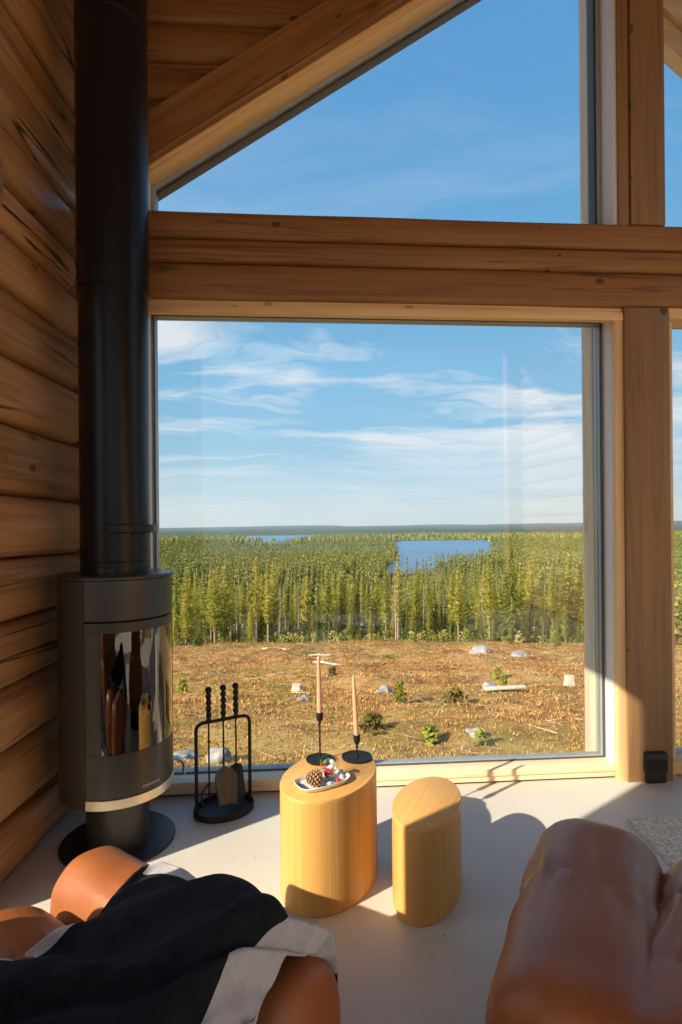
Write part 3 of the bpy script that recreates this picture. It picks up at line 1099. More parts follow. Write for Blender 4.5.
# ------------------------------------------------------------------ oval oak side tables
def drum(name, loc, rz, a, b, h, label):
    e = empty(name, loc, rz, label, 'side table', 'pair of oval oak drum tables')
    mb = MB()
    mb.lathe([(0.985, 0.0), (0.99, 0.004), (1.0, 0.006), (1.0, h - 0.014)], 96, sx=a, sy=b, cap1=False)
    mb.build('body', M['oakside'], e)
    mb = MB()
    k1 = 0.004 / b
    mb.lathe([(1.0, h - 0.014), (1.0, h - 0.006), (1.0 - k1 * 0.3, h - 0.002), (1.0 - k1, h)], 96, sx=a, sy=b, cap0=True)
    mb.build('tabletop', M['oaktop'], e)
    return e
drum('side_table', (-0.034, 2.236, 0), R(62.6), 0.250, 0.172, 0.42, 'larger oval oak drum side table carrying two candlesticks')
drum('side_table', (0.342, 2.161, 0), R(66.5), 0.222, 0.123, 0.343, 'smaller low oval oak drum side table with a bare top')
TZ = 0.42

# candlesticks and candles
def candlestick(loc, stem_h, label, dish=0.060):
    e = empty('candlestick', loc, 0, label, 'candlestick', 'black candlesticks on the larger oak table')
    mb = MB()
    mb.lathe([(0.0005, 0.0), (dish - 0.004, 0.0), (dish, 0.004), (dish + 0.001, 0.009), (dish - 0.002, 0.009), (dish - 0.006, 0.006), (0.010, 0.005), (0.0005, 0.005)], 48, cap0=False, cap1=False)
    mb.build('dish', M['iron'], e)
    mb = MB()
    mb.lathe([(0.0075, 0.004), (0.005, 0.012), (0.0036, 0.03), (0.0036, stem_h - 0.02), (0.006, stem_h)], 16)
    mb.build('stem', M['iron'], e)
    mb = MB()
    mb.lathe([(0.006, stem_h - 0.002), (0.0125, stem_h + 0.006), (0.0145, stem_h + 0.018), (0.0145, stem_h + 0.038), (0.0115, stem_h + 0.038), (0.0115, stem_h + 0.012), (0.0008, stem_h + 0.012)], 24)
    mb.build('candle_cup', M['iron'], e)
    return e
def candle(loc, h, tilt, label):
    e = empty('taper_candle', loc, 0, label, 'candle', 'dusty pink taper candles')
    e.rotation_euler.y = tilt
    mb = MB()
    mb.lathe([(0.0108, 0.0), (0.0108, h * 0.25), (0.0085, h * 0.75), (0.0065, h - 0.012), (0.0045, h - 0.004), (0.001, h)], 20)
    mb.build('wax', M['candle'], e)
    mb = MB()
    mb.tube([(0, 0, h - 0.004), (0.0004, 0, h + 0.006), (0.001, 0, h + 0.010)], 0.0011, 6)
    mb.build('wick', M['wick'], e)
H1 = (-0.076, 2.352, TZ)
H2 = (0.080, 2.372, TZ)
candlestick(H1, 0.165, 'taller black iron candlestick on the oak table, nearer the stove', 0.058)
candlestick(H2, 0.062, 'shorter black iron candlestick on the oak table, nearer the bare side table', 0.064)
candle((H1[0], H1[1], TZ + 0.165 + 0.013), 0.262, R(-0.6), 'pink taper candle in the taller black candlestick')
candle((H2[0], H2[1], TZ + 0.062 + 0.013), 0.272, R(-2.6), 'pink taper candle in the shorter black candlestick')

# serving dish with pine cone, tumbler and wrapped sweets
DC = (-0.060, 2.142, TZ)
DRZ = R(33)
f = MB()
def sq(a, b, n=3.2, seg=56):
    o = []
    for i in range(seg):
        t_ = 2 * PI * i / seg
        c, s = math.cos(t_), math.sin(t_)
        o.append((a * math.copysign(abs(c) ** (2 / n), c), b * math.copysign(abs(s) ** (2 / n), s)))
    return o
DA_, DB_ = 0.110, 0.063
prof = [(0.82, 0.0), (0.90, 0.003), (1.0, 0.017), (0.985, 0.019), (0.955, 0.016), (0.88, 0.0065), (0.80, 0.005)]
f.rings([[(x, y, z) for x, y in sq(DA_ * s, DB_ * s)] for s, z in prof])
dish = f.build('serving_dish', M['ceramic'], None, DC, DRZ)
tag(dish, 'oblong speckled pale ceramic dish on the larger oak table', 'dish')
f = MB()
f.rings([[(x - 0.082, y, z) for x, y in sq(0.011, 0.038)] for z in (0.0052, 0.0062)])
gl = f.build('dark_end', M['dishdark'], dish)  # thin dark grey piece set in one end of the dish
gl['label'] = 'dark grey end'

def dpt(x, y, z):
    c, s = math.cos(DRZ), math.sin(DRZ)
    return (DC[0] + x * c - y * s, DC[1] + x * s + y * c, DC[2] + z)
# pine cone lying on the dish
f = MB()
rnd = random.Random(5)
nsc = 74
L = 0.056
for i in range(nsc):
    t_ = i / nsc
    ang = i * 2.39996
    x = (t_ - 0.5) * L
    r0 = 0.020 * math.sin(PI * (0.12 + 0.82 * t_)) ** 0.7
    ln = 0.014 * (0.6 + 0.5 * math.sin(PI * t_))
    ca, sa = math.cos(ang), math.sin(ang)
    base = Vector((x, ca * r0 * 0.5, sa * r0 * 0.5))
    out = Vector((0.45, ca, sa)).normalized()
    side = Vector((0, -sa, ca))
    tip = base + out * (r0 * 0.55 + ln)
    wd = 0.0062
    nrm = out.cross(side) * 0.0016
    a_ring = [base - side * wd * 0.6 - nrm, base + side * wd * 0.6 - nrm, base + side * wd * 0.6 + nrm, base - side * wd * 0.6 + nrm]
    m_ = base.lerp(tip, 0.7)
    b_ring = [m_ - side * wd - nrm, m_ + side * wd - nrm, m_ + side * wd + nrm, m_ - side * wd + nrm]
    c_ring = [tip - side * wd * 0.5 - nrm, tip + side * wd * 0.5 - nrm, tip + side * wd * 0.5 + nrm, tip - side * wd * 0.5 + nrm]
    f.rings([a_ring, b_ring], 0, True, False)
    f.rings([b_ring, c_ring], 1, False, True)
f.lathe([(0.003, -L / 2), (0.011, -L / 4), (0.011, L / 4), (0.003, L / 2)], 10)
cone = f.build('pine_cone', [M['cone'], M['conetip']], None, dpt(-0.042, -0.004, 0.033), R(10), smooth=False)
tag(cone, 'brown open pine cone lying on the speckled dish', 'pine cone')
# tumbler
f = MB()
f.lathe([(0.0005, 0.0), (0.030, 0.0), (0.0335, 0.004), (0.0375, 0.082), (0.0355, 0.082), (0.032, 0.008), (0.0005, 0.008)], 40, cap0=False, cap1=False)
tp_ = dpt(0.036, 0.008, 0.0055)
tum = f.build('glass_tumbler', M['tumbler'], None, tp_)
tag(tum, 'clear glass tumbler of wrapped sweets standing on the dish', 'glass')
def sweet(p, m, rz, tilt, label, grp):
    mb = MB()
    rs = []
    for i, (x, r_) in enumerate(((-0.017, 0.0075), (-0.0125, 0.002), (-0.009, 0.0065), (-0.004, 0.0082), (0.004, 0.0082), (0.009, 0.0065), (0.0125, 0.002), (0.017, 0.0075))):
        rs.append([(x, r_ * math.cos(2 * PI * k / 10) * (1.1 if abs(x) < 0.012 else 1.2), r_ * math.sin(2 * PI * k / 10) * (0.9 if abs(x) < 0.012 else 0.35)) for k in range(10)])
    mb.rings(rs)
    o = mb.build('wrapped_sweet', m, None, p, rz)
    o.rotation_euler.x = tilt
    o.rotation_euler.y = tilt * 0.6
    tag(o, label, 'sweet', grp)
    return o
rnd = random.Random(11)
layers = [('white', 0.016, 0.0, 0.012), ('red', 0.017, 1.7, 0.013), ('red', 0.018, 3.6, 0.012), ('white', 0.033, 0.7, 0.012), ('blue', 0.032, 2.6, 0.013), ('red', 0.034, 4.6, 0.012),
          ('white', 0.049, 1.4, 0.012), ('red', 0.050, 3.2, 0.014), ('white', 0.050, 5.2, 0.013), ('green', 0.066, 2.7, 0.013), ('white', 0.065, 0.4, 0.011)]
COLN = {'white': 'white', 'red': 'red', 'blue': 'pale blue', 'green': 'green'}
for cname, z, an, rr_ in layers:
    sweet((tp_[0] + rr_ * math.cos(an), tp_[1] + rr_ * math.sin(an), tp_[2] + z), M[cname], an + 1.4, 0.2,
          COLN[cname] + ' wrapped sweet inside the clear tumbler', COLN[cname] + ' sweets in the tumbler')
for cname, x, y, rz, lb in (('red', 0.044, -0.040, 0.5, 'red wrapped sweet lying on the dish in front of the tumbler'),
                            ('blue', 0.008, -0.040, -0.3, 'pale blue wrapped sweet on the dish between pine cone and tumbler'),
                            ('red', -0.006, 0.030, 1.2, 'red wrapped sweet on the dish behind the pine cone'),
                            ('white', 0.078, -0.012, 1.0, 'white wrapped sweet at the empty end of the dish')):
    sweet(dpt(x, y, 0.0135), M[cname], DRZ + rz, 0.0, lb, None)

# ------------------------------------------------------------------ power outlet box
ob = empty('outlet_box', (1.722, 3.052, 0), WA, 'black floor power outlet box at the foot of the wooden post', 'outlet')
f = MB()
f.boxr(-0.058, 0.050, -0.035, 0.045, 0.055, 0.150, bev=0.004)
f.boxr(-0.050, 0.046, -0.030, 0.045, 0.0, 0.054, bev=0.004)
f.rings([[(-0.058, -0.036, 0.147), (0.050, -0.036, 0.147), (0.050, 0.045, 0.147), (-0.058, 0.045, 0.147)], [(-0.054, -0.024, 0.156), (0.046, -0.024, 0.156), (0.046, 0.045, 0.160), (-0.054, 0.045, 0.160)]])
f.build('housing', M['plastic'], ob)
ob.scale = (1.12, 1.0, 1.06)
for sx in (-0.028, 0.022):
    f = MB()
    rs = []
    for y, r_ in ((-0.0365, 0.019), (-0.038, 0.0185), (-0.038, 0.0165), (-0.0362, 0.016)):
        rs.append([(sx + r_ * math.cos(2 * PI * k / 24), y, 0.103 + r_ * math.sin(2 * PI * k / 24)) for k in range(24)])
    f.rings(rs)
    so2 = f.build('socket', M['socket'], ob)
    f = MB()
    for q in (-0.0065, 0.0065):
        f.tube([(sx + q, -0.0355, 0.103), (sx + q, -0.0372, 0.103)], 0.0016, 8)
    f.build('socket_hole', M['pin'], so2)

# rug under the right hand chair
f = MB()
rp = [(1.361, 2.645), (3.6, 2.72), (3.6, 0.4), (1.36, 0.4)]
f.rings([[(x, y, 0.001) for x, y in rp], [(x, y, 0.010) for x, y in rp], [(x + (0.004 if x < 2 else -0.004), y + (0.004 if y < 1 else -0.004), 0.014) for x, y in rp]])
rug = f.build('rug', M['rug'])
tag(rug, 'beige looped wool rug edge showing behind the right leather chair', 'rug')

# ------------------------------------------------------------------ leather lounge chairs
def bolster(mb, x0, x1, y0, y1, z0, z1, seams=(), n=3.0, end=0.10, nx=72, seg=48, pinch=0.045, seed=0, lean=0.0, wr=1.0):
    """a padded roll along x: superelliptic section, rounded ends, pinched at its stitched seams"""
    rs = []
    cy, cz = (y0 + y1) / 2, (z0 + z1) / 2
    hy, hz_ = (y1 - y0) / 2, (z1 - z0) / 2
    for i in range(nx + 1):
        q = 0.5 - 0.5 * math.cos(PI * i / nx)
        x = x0 + (x1 - x0) * q
        d = min(x - x0, x1 - x)
        e = 1.0 if d >= end else max(0.02, (1 - (1 - d / end) ** 3.0)) ** (1 / 3.0)
        sk = 0.0
        for s_ in seams:
            u = (x - s_) / 0.045
            sk += math.exp(-abs(u) ** 1.2 * 1.6)
        ring = []
        for k in range(seg):
            a = 2 * PI * k / seg
            c, s = math.cos(a), math.sin(a)
            yy = math.copysign(abs(c) ** (2 / n), c)
            z_ = math.copysign(abs(s) ** (2 / n), s)
            p = 1 - pinch * sk
            wv_ = 0.0
            for s2 in seams:                       # gathers running away from the seam
                dd = abs(x - s2)
                wv_ += wr * 0.006 * math.exp(-dd / 0.09) * math.sin(a * 17 + seed + 4 * nz(x * 5, a * 2, seed)) * (1 - math.exp(-dd / 0.015))
            wv_ += 0.006 * nz(x * 5 + seed, c * 2, s * 2)
            ee = 0.25 + 0.75 * e
            ring.append((x, cy + yy * hy * e * p + wv_ * c + lean * (z_ * hz_), cz + z_ * hz_ * e * p + wv_ * s))
        rs.append(ring)
    mb.rings(rs)
    return mb


def chair(loc, rz, label, wd=0.80, seed=0, front=(0.12, 0.475), seam=0.0, dp=0.335, swing=0.0, end=0.085, wr=1.0):
    e = empty('lounge_chair', loc, rz, label, 'chair', 'cognac leather lounge chairs')
    h = wd / 2
    bolster(MB(), -h, h, -dp, 0.0, front[0], front[1], (seam,), 2.7, end, seed=seed, pinch=0.014, wr=wr).build('front_roll', M['leather'], e, angle=80)
    sr_o = bolster(MB(), -2 * h + 0.02, -0.02, -0.375, 0.0, front[0], front[1] - 0.006, (-h - 0.14, -h + 0.14), 2.3, 0.12, seed=seed + 3, wr=wr).build('seat_roll', M['leather'], e, (h, -dp, 0), swing, angle=80)
    bolster(MB(), -h + 0.02, h - 0.02, -0.66 - dp, -0.34 - dp, 0.30, 0.62, (0.0,), 2.7, 0.10, seed=seed + 5, lean=-0.3).build('lower_back_roll', M['leather'], e, angle=80)
    bolster(MB(), -h + 0.02, h - 0.02, -0.72 - dp, -0.44 - dp, 0.56, 0.80, (0.0,), 2.5, 0.10, seed=seed + 7, lean=-0.3).build('head_roll', M['leather'], e, angle=80)
    mb = MB()
    mb.boxr(-h + 0.09, h - 0.09, -0.86, -0.10, 0.0, 0.16, bev=0.012)
    mb.build('plinth', M['plastic'], e)
    return e

# right chair: faces the tables, seen over its front roll
fw = Vector((-0.881, 0.473, 0)).normalized()
rzR = math.atan2(fw.y, fw.x) - PI / 2
wR = Vector((math.cos(rzR), math.sin(rzR), 0))
cR = Vector((0.469, 1.512, 0))
chair(cR, rzR, 'brown leather lounge chair on the right with empty padded rolls', 0.87, 4, (0.12, 0.482), 0.06, 0.375, R(-14), 0.15, 2.4)
# left chair: faces the tables and the view
fw = Vector((0.56, 0.828, 0)).normalized()
rzL = math.atan2(fw.y, fw.x) - PI / 2
wL = Vector((math.cos(rzL), math.sin(rzL), 0))
cL = Vector((-0.715, 1.675, 0)) + wL * 0.425 + fw * 0.055
chair(cL, rzL, 'cognac leather lounge chair on the left half covered by a blanket', 0.87, 9, (0.12, 0.484), -0.02, 0.235)

# ------------------------------------------------------------------ blanket
G = [
[(-0.507,1.487,0.478),(-0.448,1.500,0.480),(-0.352,1.447,0.470),(-0.221,1.465,0.400),(-0.125,1.408,0.350),(-0.053,1.345,0.300),(-0.006,1.377,0.200)],
[(-0.555,1.404,0.487),(-0.495,1.391,0.495),(-0.358,1.299,0.545),(-0.219,1.210,0.620),(-0.134,1.163,0.610),(-0.079,1.166,0.530),(-0.012,1.188,0.490)],
[(-0.584,1.300,0.465),(-0.535,1.278,0.485),(-0.385,1.201,0.550),(-0.259,1.120,0.620),(-0.174,1.086,0.630),(-0.111,1.119,0.580),(-0.050,1.167,0.515)],
[(-0.649,1.254,0.465),(-0.563,1.190,0.485),(-0.439,1.117,0.530),(-0.330,1.058,0.570),(-0.236,1.033,0.600),(-0.165,1.054,0.590),(-0.102,1.105,0.535)],
[(-0.721,1.205,0.468),(-0.617,1.113,0.495),(-0.487,1.047,0.520),(-0.380,1.011,0.540),(-0.278,0.985,0.565),(-0.203,1.012,0.565),(-0.135,1.049,0.530)],
[(-0.773,1.139,0.475),(-0.676,1.050,0.500),(-0.542,0.977,0.510),(-0.432,0.929,0.520),(-0.312,0.917,0.530),(-0.227,0.937,0.535),(-0.158,0.978,0.505)],
]
def crom(p0, p1, p2, p3, t):
    return 0.5 * ((2 * p1) + (-p0 + p2) * t + (2 * p0 - 5 * p1 + 4 * p2 - p3) * t * t + (-p0 + 3 * p1 - 3 * p2 + p3) * t ** 3)
def spl(P, t):
    n = len(P) - 1
    i = min(int(t), n - 1)
    fr = t - i
    g = lambda j: P[max(0, min(n, j))]
    return crom(g(i - 1), g(i), g(i + 1), g(i + 2), fr)
GV = [[Vector(p) for p in r] for r in G]
NS, NTT = 96, 84
verts, faces, mi = [], [], []
for j in range(NTT + 1):
    tt = 5.0 * j / NTT
    for i in range(NS + 1):
        ss = 6.0 * i / NS
        col_ = [spl(r, ss) for r in GV]
        p = spl(col_, tt)
        fold = 0.014 * math.sin(ss * 2.0 + tt * 2.9 + 2.4 * nz(ss * 0.6, tt * 0.6, 3)) + 0.010 * nz(ss * 1.5, tt * 1.5, 8) + 0.012 * max(0, nz(ss * 0.9 + tt * 0.8, (ss - tt) * 0.35, 4))
        p = p + Vector((0, 0, fold + 0.016))
        verts.append(p)
for j in range(NTT):
    for i in range(NS):
        a = j * (NS + 1) + i
        faces.append((a, a + 1, a + NS + 2, a + NS + 1))
        ss, tt = 6.0 * (i + 0.5) / NS, 5.0 * (j + 0.5) / NTT
        grey = (ss > 4.75 and tt > 0.536) or (ss < 0.30 and tt > 2.4) or (tt < 0.42 and 0.25 < ss < 2.6)
        mi.append(1 if grey else 0)
bl = mesh_obj('blanket', [tuple(v) for v in verts], faces, [M['wool_black'], M['wool_grey']], mi, smooth=True)
sm = bl.modifiers.new('thickness', 'SOLIDIFY')
sm.thickness = 0.009
sm.offset = 0.0
tag(bl, 'black wool blanket with grey borders thrown over the left leather chair', 'blanket')

# ------------------------------------------------------------------ outdoors: land, water
def lake_at(x, y):
    r_ = x / max(y, 1)
    d = 0.0
    if 340 < y < 1250:
        wob = -0.012 + 0.022 * nz(y * 0.006, 3.3) + 0.010 * nz(y * 0.021, 8.1)
        lo = 0.116 + wob + (-0.03 * (470 - y) / 130 if y < 470 else 0)
        hi = 0.272 + 0.030 * nz(y * 0.009, 9.9) + 0.012 * nz(y * 0.03, 4.1) - (0.16 * (470 - y) / 130 if y < 470 else 0)
        if lo < r_ < hi:
            d = 1.0
    if 1050 < y < 2200:
        c_ = -0.10 + 0.03 * nz(y * 0.004, 1.2)
        if abs(r_ - c_) < 0.062 * min(1, (y - 1050) / 250):
            d = 1.0
    return d

def gz(x, y):
    D = math.hypot(x * 0.6, y) if y > 0 else 0
    D = max(D, 0)
    if D < 95:
        z = -0.6 - 0.18 * D
    else:
        t_ = min(1.0, (D - 95) / 190)
        z = -17.7 - 12.0 * (1 - (1 - t_) ** 2.4)
    amp = 0.10 + min(0.35, D * 0.007)
    if D > 5:
        z += min(1, (D - 5) / 8) * (0.30 * nz(x * 0.13 + 3, y * 0.42, 7) + 0.12 * nz(x * 0.3, y * 0.9, 2)) * (1 if D < 120 else 0)
        z += amp * nz(x * 0.35, y * 0.35) + amp * 0.5 * nz(x * 1.1 + 9, y * 1.1)
    if D > 300:
        z += 1.5 * nz(x * 0.006, y * 0.006, 4)
        if lake_at(x, y):
            z = -34
    if D > 2300:
        q = min(1, (D - 2300) / 4200)
        r_ = x / y
        ridge = 26 + 16 * nz(r_ * 5 + 2, D * 0.0006, 1) + 30 * max(0, r_ - 0.28) * 3 + 10 * nz(r_ * 17, D * 0.001, 6)
        z += q * (22 + 0.8 * ridge * min(1, D / 6500))
    return z

verts, faces = [], []
rad = [2.2]
while rad[-1] < 70:
    rad.append(rad[-1] * 1.022 + 0.02)
while rad[-1] < 8500:
    rad.append(rad[-1] * 1.05)
NA = 190
for d in rad:
    for i in range(NA + 1):
        u = -1 + 2 * i / NA
        r_ = 1.45 * (0.65 * u + 0.35 * u ** 3)
        x, y = r_ * (d + 1.6), d + 1.6
        verts.append((x, y, gz(x, y)))
for j in range(len(rad) - 1):
    for i in range(NA):
        a = j * (NA + 1) + i
        faces.append((a, a + 1, a + NA + 2, a + NA + 1))
b0 = len(verts)
verts += [(-60, -60, -1.6), (60, -60, -1.6), (60, 3.4, -1.6), (-60, 3.4, -1.6)]
faces.append((b0, b0 + 1, b0 + 2, b0 + 3))
g = mesh_obj('ground', verts, faces, [M['ground']], smooth=True)
tag(g, kind='structure')
lk = mesh_obj('lake', [(-900, 380, -30.6), (900, 380, -30.6), (1600, 2600, -30.6), (-1600, 2600, -30.6)], [(0, 1, 2, 3)], [M['lake']])
tag(lk, 'blue lake lying beyond the forest below the cabin', 'lake', kind='structure')

# ------------------------------------------------------------------ trees
def conifer_mesh(seed, h, base, wid, kind, dens=1.0):
    rn = random.Random(seed)
    V, F, MI = [], [], []
    lean = (rn.uniform(-0.02, 0.02), rn.uniform(-0.02, 0.02))
    # trunk
    n = 6
    segs = 6
    for j in range(segs + 1):
        t_ = j / segs
        r_ = ((0.012 if kind != 'birch' else 0.007) * h + 0.02) * (1 - t_) + 0.01
        for k in range(n):
            a = 2 * PI * k / n
            V.append((r_ * math.cos(a) + lean[0] * t_ * h, r_ * math.sin(a) + lean[1] * t_ * h, t_ * h * 0.97))
    for j in range(segs):
        for k in range(n):
            a = j * n + k
            b = j * n + (k + 1) % n
            F.append((a, b, b + n, a + n))
            MI.append(1)
    def tri(p, q, r_, m_=0):
        i0 = len(V)
        V.extend((tuple(p), tuple(q), tuple(r_)))
        F.append((i0, i0 + 1, i0 + 2))
        MI.append(m_)
    z = base * h
    stepz = h * 0.026
    while z < h * 0.985:
        t_ = (z / h - base) / (1 - base)
        if kind == 'pine':
            prof = (min(1, t_ * 3.0 + 0.45)) * (1 - t_) ** 0.75 + 0.06
            droop = 0.35
        elif kind == 'spruce':
            prof = (1 - t_) ** 0.95 + 0.03
            droop = -0.25
        else:
            prof = (min(1, t_ * 3 + 0.2)) * (1 - t_) ** 0.6 + 0.05
            droop = 1.1
        nb = max(3, int((7 if kind != 'birch' else 5) * dens * rn.uniform(0.7, 1.2)))
        a0 = rn.uniform(0, 6.28)
        for k in range(nb):
            a = a0 + 2 * PI * k / nb + rn.uniform(-0.35, 0.35)
            l_ = wid * prof * rn.uniform(0.55, 1.12)
            if rn.random() < 0.10:
                continue
            d = Vector((math.cos(a), math.sin(a), droop * rn.uniform(0.5, 1.3)))
            o = Vector((lean[0] * z, lean[1] * z, z + rn.uniform(-0.3, 0.3) * stepz))
            sd = Vector((-math.sin(a), math.cos(a), 0))
            if kind == 'birch':
                e = o + d * l_
                tri(o + sd * 0.018, o - sd * 0.018, e, 0)
                for q in range(5):
                    p = o + d * l_ * rn.uniform(0.3, 1)
                    e2 = p + Vector((rn.uniform(-1, 1), rn.uniform(-1, 1), rn.uniform(0.0, 1.2))) * l_ * 0.42
                    tri(p + sd * 0.014, p - sd * 0.014, e2, 0)
                continue
            ns = 5
            for q in range(ns):
                f_ = 0.22 + 0.78 * (q + rn.uniform(0, 0.8)) / ns
                p = o + d * l_ * f_ + Vector((0, 0, (0.10 if kind == 'pine' else -0.06) * l_ * f_ * f_))
                sz = (0.15 * l_ + 0.11) * (1.15 - 0.45 * f_) * rn.uniform(0.8, 1.25)
                up = Vector((0, 0, rn.uniform(0.25, 0.8)))
                tri(p - d * sz * 0.6 + sd * sz * 0.9, p - d * sz * 0.6 - sd * sz * 0.9, p + d * sz * 1.1 + up * sz * 0.5)
                tri(p - sd * sz * 0.5 - up * sz * 0.5, p + sd * sz * 0.7 - up * sz * 0.35, p + up * sz * 1.1 + d * sz * 0.3)
        z += stepz * rn.uniform(0.75, 1.3)
    return V, F, MI


def tree_proto(name, seed, h, base, wid, kind, mats, dens=1.0):
    """crown and trunk as two parts of one tree"""
    V, F, MI = conifer_mesh(seed, h, base, wid, kind, dens)
    out = []
    for part, want, m_ in (('crown', 0, mats[0]), ('trunk', 1, mats[1])):
        keep = [f_ for f_, q in zip(F, MI) if q == want]
        idx = {}
        vs, fs = [], []
        for f_ in keep:
            nf = []
            for i in f_:
                if i not in idx:
                    idx[i] = len(vs)
                    vs.append(V[i])
                nf.append(idx[i])
            fs.append(tuple(nf))
        me = bpy.data.meshes.new(part)
        me.from_pydata(vs, [], fs)
        me.materials.append(m_)
        me.update()
        out.append((part, me))
    return (name, out, h)

PINE = [tree_proto('pine_tree', 10 + i, 11 + i * 0.4, (0.16, 0.26, 0.12, 0.22)[i], (1.75, 1.55, 1.9, 1.6)[i], 'pine', (M['pine'], M['pinebark'])) for i in range(4)]
SPR = [tree_proto('spruce_tree', 30 + i, 10.5 + i, 0.06, (1.75, 1.5, 1.6)[i], 'spruce', (M['spruce'], M['pinebark'])) for i in range(3)]
BIR = [tree_proto('birch_tree', 50 + i, 9.5 + i, 0.25, (1.3, 1.5)[i], 'birch', (M['twigs'], M['birchbark'])) for i in range(2)]

def plant(proto, x, y, s, rz, label, group, cat='tree'):
    name, parts, h = proto
    e = empty(name, (x, y, gz(x, y) - 0.15), rz, label, cat, group)
    e.scale = (s, s, s)
    for part, me in parts:
        o = bpy.data.objects.new(part, me)
        COL.objects.link(o)
        o.parent = e
    return e

rn = random.Random(77)
LB = {'pine_tree': ('sunlit yellow-green pine in the forest beyond the clearing', 'pines beyond the clearing'),
      'spruce_tree': ('darker green conical spruce in the forest beyond the clearing', 'spruces beyond the clearing'),
      'birch_tree': ('bare pale-stemmed birch in the forest beyond the clearing', 'bare birches beyond the clearing')}
placed = []
tries = 0
while len(placed) < 288 and tries < 40000:
    tries += 1
    q = rn.random()
    small = len(placed) >= 190
    y = 77 + (95 * q ** 1.5 if not small else 9 * q)
    r_ = rn.uniform(-0.33, 0.46)
    if 0.475 < r_ < 0.56:
        continue
    edge = 77 + 5 * nz(r_ * 9, 2.2) + (4 if -0.1 < r_ < 0.1 else 0)
    if y < edge:
        continue
    x = r_ * y
    md = 1.1 if small else 1.9
    if any((x - a) ** 2 + (y - b) ** 2 < md * md for a, b in placed):
        continue
    placed.append((x, y))
    v = rn.random()
    pr = PINE[rn.randrange(4)] if v < 0.60 else SPR[rn.randrange(3)] if v < 0.86 else BIR[rn.randrange(2)]
    s = rn.uniform(0.78, 1.08) * (1.0 if y < 95 else 1.08) * (1.12 if r_ > 0.27 else 1.0)
    if small:
        pr = SPR[rn.randrange(3)] if v < 0.55 else PINE[2] if v < 0.85 else BIR[rn.randrange(2)]
        s = rn.uniform(0.16, 0.50)
    lb, gp = LB[pr[0]]
    plant(pr, x, y, s, rn.uniform(0, 6.28), lb, gp)

# the rest of the forest, down to the water and along the far shore
V, F, MI = [], [], []
def far_tree(x, y, h, wd, bare=False):
    z = gz(x, y) - 0.3
    if z < -32.5:
        return
    if y < 1000:
        n = 30 if y < 300 else 18 if y < 520 else 11
        for k in range(n):
            t_ = (k + rn.random()) / n
            zz_ = z + h * (0.14 + 0.84 * t_)
            rad_ = wd * (1.05 - t_) * (0.8 if t_ > 0.2 else 0.6)
            a = k * 2.4 + rn.uniform(-0.5, 0.5)
            d = Vector((math.cos(a), math.sin(a), -0.15))
            sd = Vector((-d.y, d.x, 0))
            o = Vector((x, y, zz_))
            e = o + d * rad_ * rn.uniform(0.7, 1.25)
            m_ = o.lerp(e, 0.45)
            hw_ = h * (0.040 if y < 520 else 0.055) * rn.uniform(0.8, 1.3) * (1.15 - 0.5 * t_)
            i0 = len(V)
            V.extend((tuple(m_ - sd * hw_ * 1.3 - Vector((0, 0, hw_ * 0.7))), tuple(m_ + sd * hw_ * 1.3 - Vector((0, 0, hw_ * 0.7))), tuple(e), tuple(o + Vector((0, 0, hw_ * 1.6)))))
            F.append((i0, i0 + 2, i0 + 3))
            F.append((i0, i0 + 1, i0 + 3))
            F.append((i0 + 1, i0 + 2, i0 + 3))
            MI.extend((0, 0, 0))
        for k in range(2 if not bare else 3):
            a = rn.uniform(0, 6.28)
            d = Vector((math.cos(a), math.sin(a), 0)) * 0.10
            i0 = len(V)
            V.extend((tuple(Vector((x, y, z)) - d), tuple(Vector((x, y, z)) + d), (x, y, z + h * 0.8)))
            F.append((i0, i0 + 1, i0 + 2))
            MI.append(1)
        return
    for lev, (zb, zt, wr) in enumerate(((0.12, 0.62, 1.0), (0.42, 1.0, 0.66))):
        i0 = len(V)
        n = 5
        a0 = rn.uniform(0, 6.28)
        for k in range(n):
            a = a0 + 2 * PI * k / n
            rr__ = wd * wr * rn.uniform(0.7, 1.2)
            V.append((x + rr__ * math.cos(a), y + rr__ * math.sin(a), z + h * zb * rn.uniform(0.8, 1.2)))
        V.append((x + rn.uniform(-.1, .1) * wd, y, z + h * zt))
        for k in range(n):
            F.append((i0 + k, i0 + (k + 1) % n, i0 + n))
            MI.append(0)
rn = random.Random(5)
for i in range(17000):
    y = 190 * (9.0 ** (rn.random() ** 0.9))
    r_ = rn.uniform(-0.44, 0.72)
    x = r_ * y
    if lake_at(x, y) or lake_at(x, y + 40) and rn.random() < 0.3:
        continue
    if 205 < y < 285 and -0.30 < r_ < 0.12:          # open bog below the near trees
        continue
    h = rn.uniform(9, 15)
    if y < 345 and 0.085 < r_ < 0.30:
        h *= 0.62
    if -0.18 < r_ < -0.02 and 800 < y < 1060:
        h *= 0.5
    far_tree(x, y, h, h * rn.uniform(0.13, 0.19) * (1.0 + min(1.2, y / 1500)))
for i in range(900):                                 # the same forest edge, beyond what the window frames
    y = 80 + 115 * rn.random()
    r_ = rn.uniform(-1.0, -0.345) if rn.random() < 0.6 else rn.uniform(0.575, 1.0)
    far_tree(r_ * y, y, rn.uniform(7.5, 12), rn.uniform(1.3, 1.9))
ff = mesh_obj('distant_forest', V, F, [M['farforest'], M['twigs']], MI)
tag(ff, 'distant green forest reaching down to the lake and its far shore', 'forest', kind='stuff')

